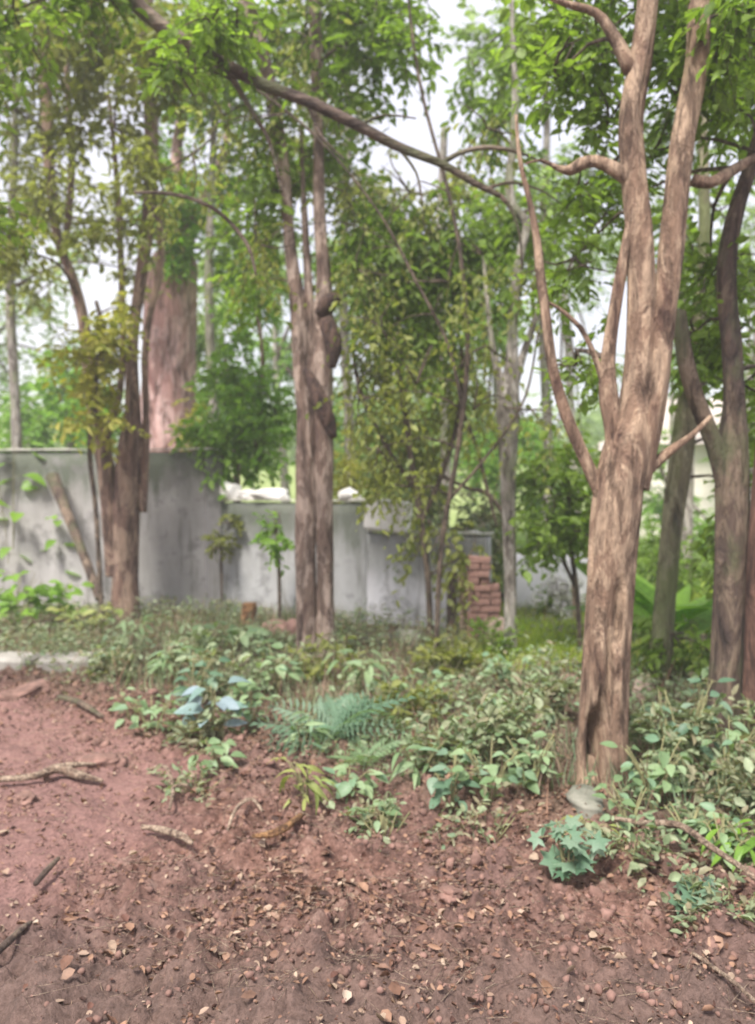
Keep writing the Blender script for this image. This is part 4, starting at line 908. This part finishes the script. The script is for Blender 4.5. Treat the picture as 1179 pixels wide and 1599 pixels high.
# low bushy patches of weeds, each on its own spot
for k, (lb, px, py, r, h, n, lm, lf) in enumerate((
    ('dense grey-green weed clump between the teal edge plant and forked tree', 790, 1215, 62, .30, 60, L_GREY, .06), ('grey-green weed clump left of the teal edge plant', 700, 1200, 45, .22, 34, L_GREY, .06),
    ('olive weed clump on the bank behind the fern', 600, 1130, 60, .22, 44, L_OLIVE, .06), ('dense grey-green weed clump right of the forked tree foot', 1040, 1220, 60, .38, 70, L_GREY, .06),
    ('grey-green weed clump low between the dark trunks and the stick', 1135, 1270, 52, .24, 54, L_GREY, .055), ('low weed clump right above the middle of the long pale stick', 1110, 1322, 48, .10, 36, L_GREY, .045),
    ('weed clump against the foot of the dark leaning trunk', 1110, 1160, 52, .42, 56, L_GREY, .07), ('green weed clump under the bluish-leaved plant', 310, 1165, 62, .16, 44, L_GREY, .06),
    ('tall loose weed clump between the bluish-leaved plant and the wall', 330, 1095, 62, .30, 44, L_GREY, .07), ('weed clump at the back of the left weed patch', 300, 1060, 60, .28, 40, L_GREY, .08), ('weed clump beside the end of the grey kerb', 180, 1065, 44, .24, 30, L_GREY, .08),
    ('weed clump hiding the foot of the centre tree', 510, 1065, 50, .24, 40, L_OLIVE, .07), ('weed clump at right edge below the dark trunks', 1175, 1210, 40, .34, 36, L_GREY, .06),
    ('grassy weed clump left of the forked tree at mid distance', 850, 1130, 50, .24, 40, L_GREY, .07), ('olive weed clump before the timber post', 700, 1060, 60, .2, 40, L_OLIVE, .08), ('loose low weeds at lower right below the long pale stick', 1140, 1440, 60, .10, 26, L_GREY, .045), ('sparse low weeds between the teal seedling and the long stick', 985, 1350, 50, .10, 22, L_GREY, .045),
    ('sparse weeds at the soil edge below the teal edge plant', 760, 1305, 60, .09, 22, L_GREY, .04), ('sparse weeds at the soil edge right of the yellow-green sprig', 600, 1300, 60, .08, 22, L_GREY, .04),
    ('sparse weeds at the lower edge of the left weed patch', 300, 1235, 60, .08, 20, L_GREY, .04), ('leafy weed clump hiding the foot of the brick pier', 765, 1030, 34, .24, 30, L_MID, .07))):
    g = G(px, py); t = thing('weed_clump', lb, 'weeds', g, 'weed clumps on the bank'); rr = r * g[1] / F
    h *= 1.3; rr *= 1.3; n = int(n * .85); cs = [((g[0], g[1], g[2] + h * .45), (rr, rr * .7, h * .45), n)]
    V, f, ti, V2, f2 = foliage(cs, lf, .14, 7, 1.3, .0, 700 + k)
    V[:, 2] = np.maximum(V[:, 2], g[2] - .02)
    o = add('foliage', mk_mesh('foliage', rel(V, t), f, ti, lm), t); o['kind'] = 'stuff'
    st = [(V2, f2)]
    for q in range(12):
        a = rng.uniform(0, 6.28); e = np.array([math.cos(a) * rr * .7 * rng.random(), math.sin(a) * rr * .5 * rng.random(), h * rng.uniform(.5, .95)])
        st.append(tube(np.array([[*(g + e * .3 * np.array([1, 1, 0]) - np.array([0, 0, .03])), .004], [*(g + e), .002]]), 4, .1, 0))
    V2, f2 = join(st); o = add('stems', mk_mesh('stems', rel(V2, t), f2, mat=M_STEM), t); o['kind'] = 'stuff'

# ------------------------------------------------------------------ ground cover, grass, litter
def on_ground(n, xr, yr, keep):
    x = rng.uniform(*xr, n); y = rng.uniform(*yr, n); k = rng.random(n) < keep(x, y); x, y = x[k], y[k]
    return np.stack([x, y, ht(x, y)], 1)
def gnoise(x, y, s, sd): return np.clip(fbm(x * s, y * s, 3, sd) * 3 + .5, 0, 1)
# low creeping weeds over the bank
pos = on_ground(40000, (-6.5, 4.5), (2.6, 10.3), lambda x, y: sstep(.05, .5, edge_s(x, y) + .3 * fbm(x * 2, y * 2, 3, 9)) * sstep(.38, .75, gnoise(x, y, 2.2, 77)) * .55 * (1 - .9 * sstep(.9, 1.3, x) * sstep(6.2, 7.2, y)) + .08 * (edge_s(x, y) > -.1))
pos = pos[(pos[:, 1] > 6.5) | (rng.random(len(pos)) < .75)]
n = len(pos); per = 5
c = np.repeat(pos, per, 0); c[:, :2] += rng.normal(size=(n * per, 2)) * .035; c[:, 2] += rng.uniform(.01, .24, n * per) * np.repeat(.3 + gnoise(pos[:, 0], pos[:, 1], .8, 15), per)
a = rng.uniform(0, 6.28, n * per); d = np.stack([np.cos(a), np.sin(a), rng.uniform(-.3, .8, n * per)], 1)
fr = frames(d, np.array([0, 0, 1.]) + rng.normal(size=d.shape) * .5)
gs = rng.uniform(.015, .065, n * per); V, f = scatter(*T6, c, fr, np.stack([gs * rng.uniform(.4, 1.4, n * per), gs, gs], 1))
ti = np.repeat(np.clip(np.repeat(rng.random(n), per) + rng.normal(size=n * per) * .1, 0, 1), 6)
o = add('ground_cover', mk_mesh('ground_cover', V, f, ti, L_GREY)); tag(o, 'grey-green creeping weeds covering the bank between the trees', 'ground cover', kind='stuff')
# grass blades
def blades(name, label, pos, h, mat, w=.006):
    n = len(pos); a = rng.uniform(0, 6.28, n); le = rng.uniform(.1, .6, n)
    d = np.stack([np.cos(a) * le, np.sin(a) * le, np.ones(n)], 1); fr = frames(d, rng.normal(size=d.shape))
    T = np.array([(-1, 0, 0), (1, 0, 0), (-.7, .5, .06), (.7, .5, .06), (0, 1, .28)], float)
    hh = h * rng.uniform(.5, 1.3, n)
    V, f = scatter(T, [np.array([(0, 1, 3, 2)]), np.array([(2, 3, 4)])], pos, fr, np.stack([np.full(n, w), hh, hh], 1))
    ti = np.repeat(np.clip(gnoise(pos[:, 0], pos[:, 1], 1.2, 61) + rng.normal(size=n) * .15, 0, 1), 5)
    o = add(name, mk_mesh(name, V, f, ti, mat)); tag(o, label, 'grass', kind='stuff')
gp_ = on_ground(60000, (.5, 9), (6.0, 13), lambda x, y: sstep(.5, 1.0, x + fbm(x, y, 3, 3) * .6) * sstep(6.2, 7.4, y))
blades('lawn_grass', 'bright yellow-green grass in the gap at right beyond the bank', gp_, .13, L_LAWN, .009)
gp_ = on_ground(60000, (-3.5, 3.4), (3.0, 9.8), lambda x, y: sstep(.1, .7, edge_s(x, y)) * gnoise(x, y, 1.3, 91) * .6)
blades('bank_grass', 'thin dull grass tufts among the weeds on the bank', gp_[:len(gp_) // 2], .20, L_GREY, .0045)
blades('dry_stalks', 'dry tan stalks and straw standing among the weeds', gp_[len(gp_) // 2::3], .24, L_DRY, .004)
gp_ = on_ground(50000, (-14, 16), (11, 26), lambda x, y: np.full(len(x), .7))
blades('meadow_grass', 'pale grass on the slope beyond the wall', gp_, .22, L_FAR, .02)

# dry leaf litter
def litter(n, xr, yr, keep, s0, s1, lift=.010):
    pos = on_ground(n, xr, yr, keep); m = len(pos)
    # ride on the same clod relief as the ground sheet
    x, y = pos[:, 0], pos[:, 1]; sE = edge_s(x, y)
    sm = sstep(.0, .5, (-x - .75) * .9 - (y - 3.6) * .1 + fbm(x * 1.3, y * 1.3, 3, 31)) * (1 - sstep(-.35, .05, sE)) * sstep(2.6, 3.1, y)
    nw = 1 - sstep(6, 11, y)
    pos[:, 2] += nw * (1 - .72 * sm) * RELIEF(x, y) + nw * np.exp(-((sE + .15) / .35) ** 2) * .26 * np.maximum(fbm(x * 6, y * 6, 4, 42), 0) * (1 - .5 * sm) + lift
    return pos
smf = lambda x, y: sstep(.0, .5, (-x - .75) * .9 - (y - 3.6) * .1 + fbm(x * 1.3, y * 1.3, 3, 31)) * (1 - sstep(-.35, .05, edge_s(x, y)))
pos = litter(210000, (-4.5, 3.2), (1.9, 9.0), lambda x, y: (1 - .8 * smf(x, y)) * (.12 + .88 * gnoise(x, y, 2.4, 23) ** 1.15) * (.6 + .4 * (edge_s(x, y) < .6)) * (.25 + .75 * sstep(2.3, 3.1, y)) * .95, 0, 0)
m = len(pos); a = rng.uniform(0, 6.28, m)
fr = frames(np.stack([np.cos(a), np.sin(a), rng.normal(size=m) * .22], 1), np.array([0, 0, 1.]) + rng.normal(size=(m, 3)) * .7)
s_ = rng.uniform(.007, .026, m) * rng.choice([1, 1, 1.3, 2.2], m, p=[.4, .3, .2, .1])
V, f = scatter(*TCURL, pos, fr, np.stack([s_ * rng.uniform(.5, 1.5, m), s_, s_ * rng.uniform(.4, 2.2, m)], 1))
o = add('leaf_litter', mk_mesh('leaf_litter', V, f, np.repeat(rng.random(m) ** 1.2, 8), L_DRY)); tag(o, 'brown and reddish dry leaf litter strewn over the soil', 'leaf litter', kind='stuff')
# twigs
pos = litter(30000, (-3.5, 3.0), (1.9, 8.0), lambda x, y: (1 - .75 * smf(x, y)) * (.2 + .8 * gnoise(x, y, 1.4, 33)) * .8, 0, 0, .008)
m = len(pos); a = rng.uniform(0, 6.28, m); fr = frames(np.stack([np.cos(a), np.sin(a), rng.normal(size=m) * .15], 1), np.array([0, 0, 1.]) + rng.normal(size=(m, 3)) * .2)
TT = np.array([(-.5, 0, 0), (.5, 0, 0), (0, 0, .8), (-.3, .5, .0), (.9, .5, 0), (.3, .5, .8), (-.3, 1, -.0), (.3, 1, -.0), (0, 1, .5)], float)
TFt = [np.array([(0, 1, 4, 3), (1, 2, 5, 4), (2, 0, 3, 5), (3, 4, 7, 6), (4, 5, 8, 7), (5, 3, 6, 8)])]
w = rng.uniform(.0008, .0028, m); L = rng.uniform(.02, .22, m)
V, f = scatter(TT, TFt, pos, fr, np.stack([w, L, w], 1)); o = add('fallen_twigs', mk_mesh('fallen_twigs', V, f, mat=B_STICK)); tag(o, 'small dry twigs scattered over the soil and bank', 'twigs', kind='stuff')
# crumbs of soil
import bmesh
def crumbs(n, s0, s1, mat, name, label, cat, k, e0=-9, pw=4):
    bm = bmesh.new(); bmesh.ops.create_icosphere(bm, subdivisions=1, radius=1); co = np.array([v.co for v in bm.verts]); FF = np.array([[v.index for v in q.verts] for q in bm.faces]); bm.free()
    co *= (1 + .3 * np.random.default_rng(k).normal(size=(len(co), 1)))
    pos = litter(n, (-4, 3.0), (1.8, 7.5), lambda x, y: (1 - .6 * smf(x, y)) * (edge_s(x, y) < .45) * (edge_s(x, y) > e0) * (.2 + .8 * gnoise(x, y, 2.5, 55)), 0, 0, 0); m = len(pos)
    s = s0 + (s1 - s0) * rng.random(m) ** pw
    fr = frames(rng.normal(size=(m, 3)), rng.normal(size=(m, 3))); V, f = scatter(co, [FF], pos, fr, np.stack([s, s * rng.uniform(.6, 1, m), s * .8], 1))
    o = add(name, mk_mesh(name, V, f, mat=mat, smooth=True)); tag(o, label, cat, kind='stuff')
crumbs(60000, .003, .019, M_CLOD, 'soil_crumbs', 'reddish crumbs and clods of turned soil', 'soil crumbs', 1)

crumbs(7000, .006, .045, M_CLOD, 'edge_clods', 'broken red clods heaped along the edge of the planted bank', 'clods', 2, -.55, 3)

# distinct pale leaves on the open soil
curl = [mk_mesh('fallen_leaf', TCURL[0] * np.array([1.2 + .2 * k, 1, .5 + .5 * k]), TCURL[1], mat=L_DRYO) for k in range(3)]
spots = [(140, 1490, .055), (208, 1525, .06), (12, 1368, .05), (100, 1570, .05), (350, 1490, .05), (355, 1385, .045), (225, 1285, .05), (180, 1215, .04), (270, 1450, .045), (500, 1270, .06), (840, 1290, .05), (800, 1370, .06),
         (955, 1475, .04), (712, 1500, .06), (1120, 1495, .085), (310, 1585, .05), (60, 1445, .04), (620, 1390, .06), (640, 1370, .05), (905, 1555, .04), (540, 1560, .05), (770, 1545, .04), (385, 1520, .04), (420, 1370, .05), (660, 1250, .05), (250, 1180, .05), (700, 1420, .06), (590, 1440, .05), (820, 1440, .045), (1010, 1440, .05)]
lb_ = {0: 'whitish dry leaf on the bare soil, lower left', 1: 'pale yellowish dry leaf at lower left near the bottom edge', 2: 'whitish dry leaf at the left edge on pink soil', 14: 'long pale pinkish dry leaf at lower right, largest of all', 9: 'pale flat dry leaf beside the yellow-green sprig', 13: 'broad tan dry leaf near the bottom, right of centre', 11: 'orange-tan dry leaf left of the teal seedling'}
for k, (px, py, s) in enumerate(spots):
    g = G(px, py); q = litter(1, (g[0], g[0] + 1e-6), (g[1], g[1] + 1e-6), lambda x, y: np.ones(len(x)), 0, 0, .012)[0]
    o = bpy.data.objects.new('fallen_leaf', curl[k % 3]); COL.objects.link(o); o.location = q; o.scale = (s * .7, s * .7, s); o.rotation_euler = (rng.normal() * .25, rng.normal() * .25, rng.uniform(0, 6.28))
    tag(o, lb_.get(k, 'pale curled dry leaf lying loose on the reddish soil'), 'leaf', 'pale dry leaves scattered on the soil')

# sticks and roots on the ground
def gstick(label, pts, mat, name='stick', cat='stick', group=None, fork=None):
    Q = []
    for (px, py, r, lift) in pts:
        g = G(px, py); dd = g[1]; Q.append([g[0], g[1], g[2] + .035 + lift, r * dd / F])
    Q = np.array(Q); ps = [tube(Q, 8, .03, .2, .1, (), len(label))]
    if fork:
        i, (px, py, r, lift) = fork; g = G(px, py); ps.append(tube(np.array([Q[i], (Q[i] + np.array([g[0], g[1], g[2] + lift + .03, r * g[1] / F])) / 2 + np.array([0, 0, .01, 0]), [g[0], g[1], g[2] + lift + .03, r * g[1] / F]]), 6, .03, .2, .1))
    V, f = join(ps); b = Q[0, :3].copy(); o = add(name, mk_mesh(name, V - b, f, mat=mat), base=tuple(b)); tag(o, label, cat, group)
gstick('long pale stick running down to the right edge from the forked tree', [(955, 1310, 3, .06), (1000, 1335, 4.5, .10), (1060, 1352, 5.5, .13), (1110, 1385, 5, .12), (1179, 1420, 4.5, .08), (1230, 1445, 3, 0)], B_STICK, fork=(2, (1000, 1318, 2, .02)))
gstick('pale stick slanting into the bottom right corner', [(1075, 1500, 2.5, 0), (1110, 1530, 3.5, .01), (1150, 1560, 3.5, .01), (1190, 1595, 3, 0)], B_STICK)
gstick('pale forked root lying on the soil at left', [(-5, 1228, 5, 0), (50, 1226, 5, .01), (90, 1216, 8, .02), (120, 1222, 7, .01), (160, 1230, 3, 0)], B_STICK, 'root', fork=(2, (150, 1205, 2, .01)))
gstick('short thick tan stick on the soil at centre left', [(222, 1303, 4, 0), (255, 1312, 6, .01), (285, 1322, 6, .01), (300, 1330, 3, 0)], B_STICK)
gstick('thin looping root standing up from the soil at centre left', [(232, 1212, 2.5, 0), (258, 1222, 3, .05), (270, 1250, 3, .03), (265, 1275, 2.5, .0)], B_STICK, 'root', fork=(2, (295, 1245, 2, .03)))
gstick('rusty red root below the yellow-green sprig', [(395, 1318, 3, 0), (425, 1325, 6, .03), (450, 1312, 6, .03), (475, 1288, 4, .02)], B_RUST, 'root')
gstick('dark stick entering from the lower left corner', [(-15, 1512, 6, 0), (15, 1490, 6, .01), (40, 1466, 4, .01), (50, 1455, 2, 0)], B_DARK)
gstick('short dark stick on pink soil at left', [(55, 1395, 4, 0), (72, 1378, 5, .01), (92, 1357, 3, .01)], B_DARK)
gstick('dark twig below the kerb stones at left', [(92, 1100, 4, .02), (125, 1112, 5, .03), (160, 1130, 3, .01)], B_DARK)
gstick('curved tan twig on the soil below the centre weeds', [(355, 1310, 2, .0), (368, 1290, 3, .04), (392, 1275, 3, .05), (410, 1285, 2, .02)], B_STICK)

# ------------------------------------------------------------------ air
m = bpy.data.materials.new('haze_air'); m.use_nodes = True; t = m.node_tree; t.nodes.remove(t.nodes['Principled BSDF'])
pv = t.nodes.new('ShaderNodeVolumePrincipled'); pv.inputs['Color'].default_value = (.95, .95, .97, 1); pv.inputs['Density'].default_value = .0045; pv.inputs['Anisotropy'].default_value = .2
t.links.new(pv.outputs[0], t.nodes['Material Output'].inputs['Volume'])
V, f = box(-162, 162, -62, 172, -3, 22); o = add('haze', mk_mesh('haze', V, f, mat=m, smooth=False)); tag(o, 'thin pale haze in the air under the trees', 'haze', kind='stuff')
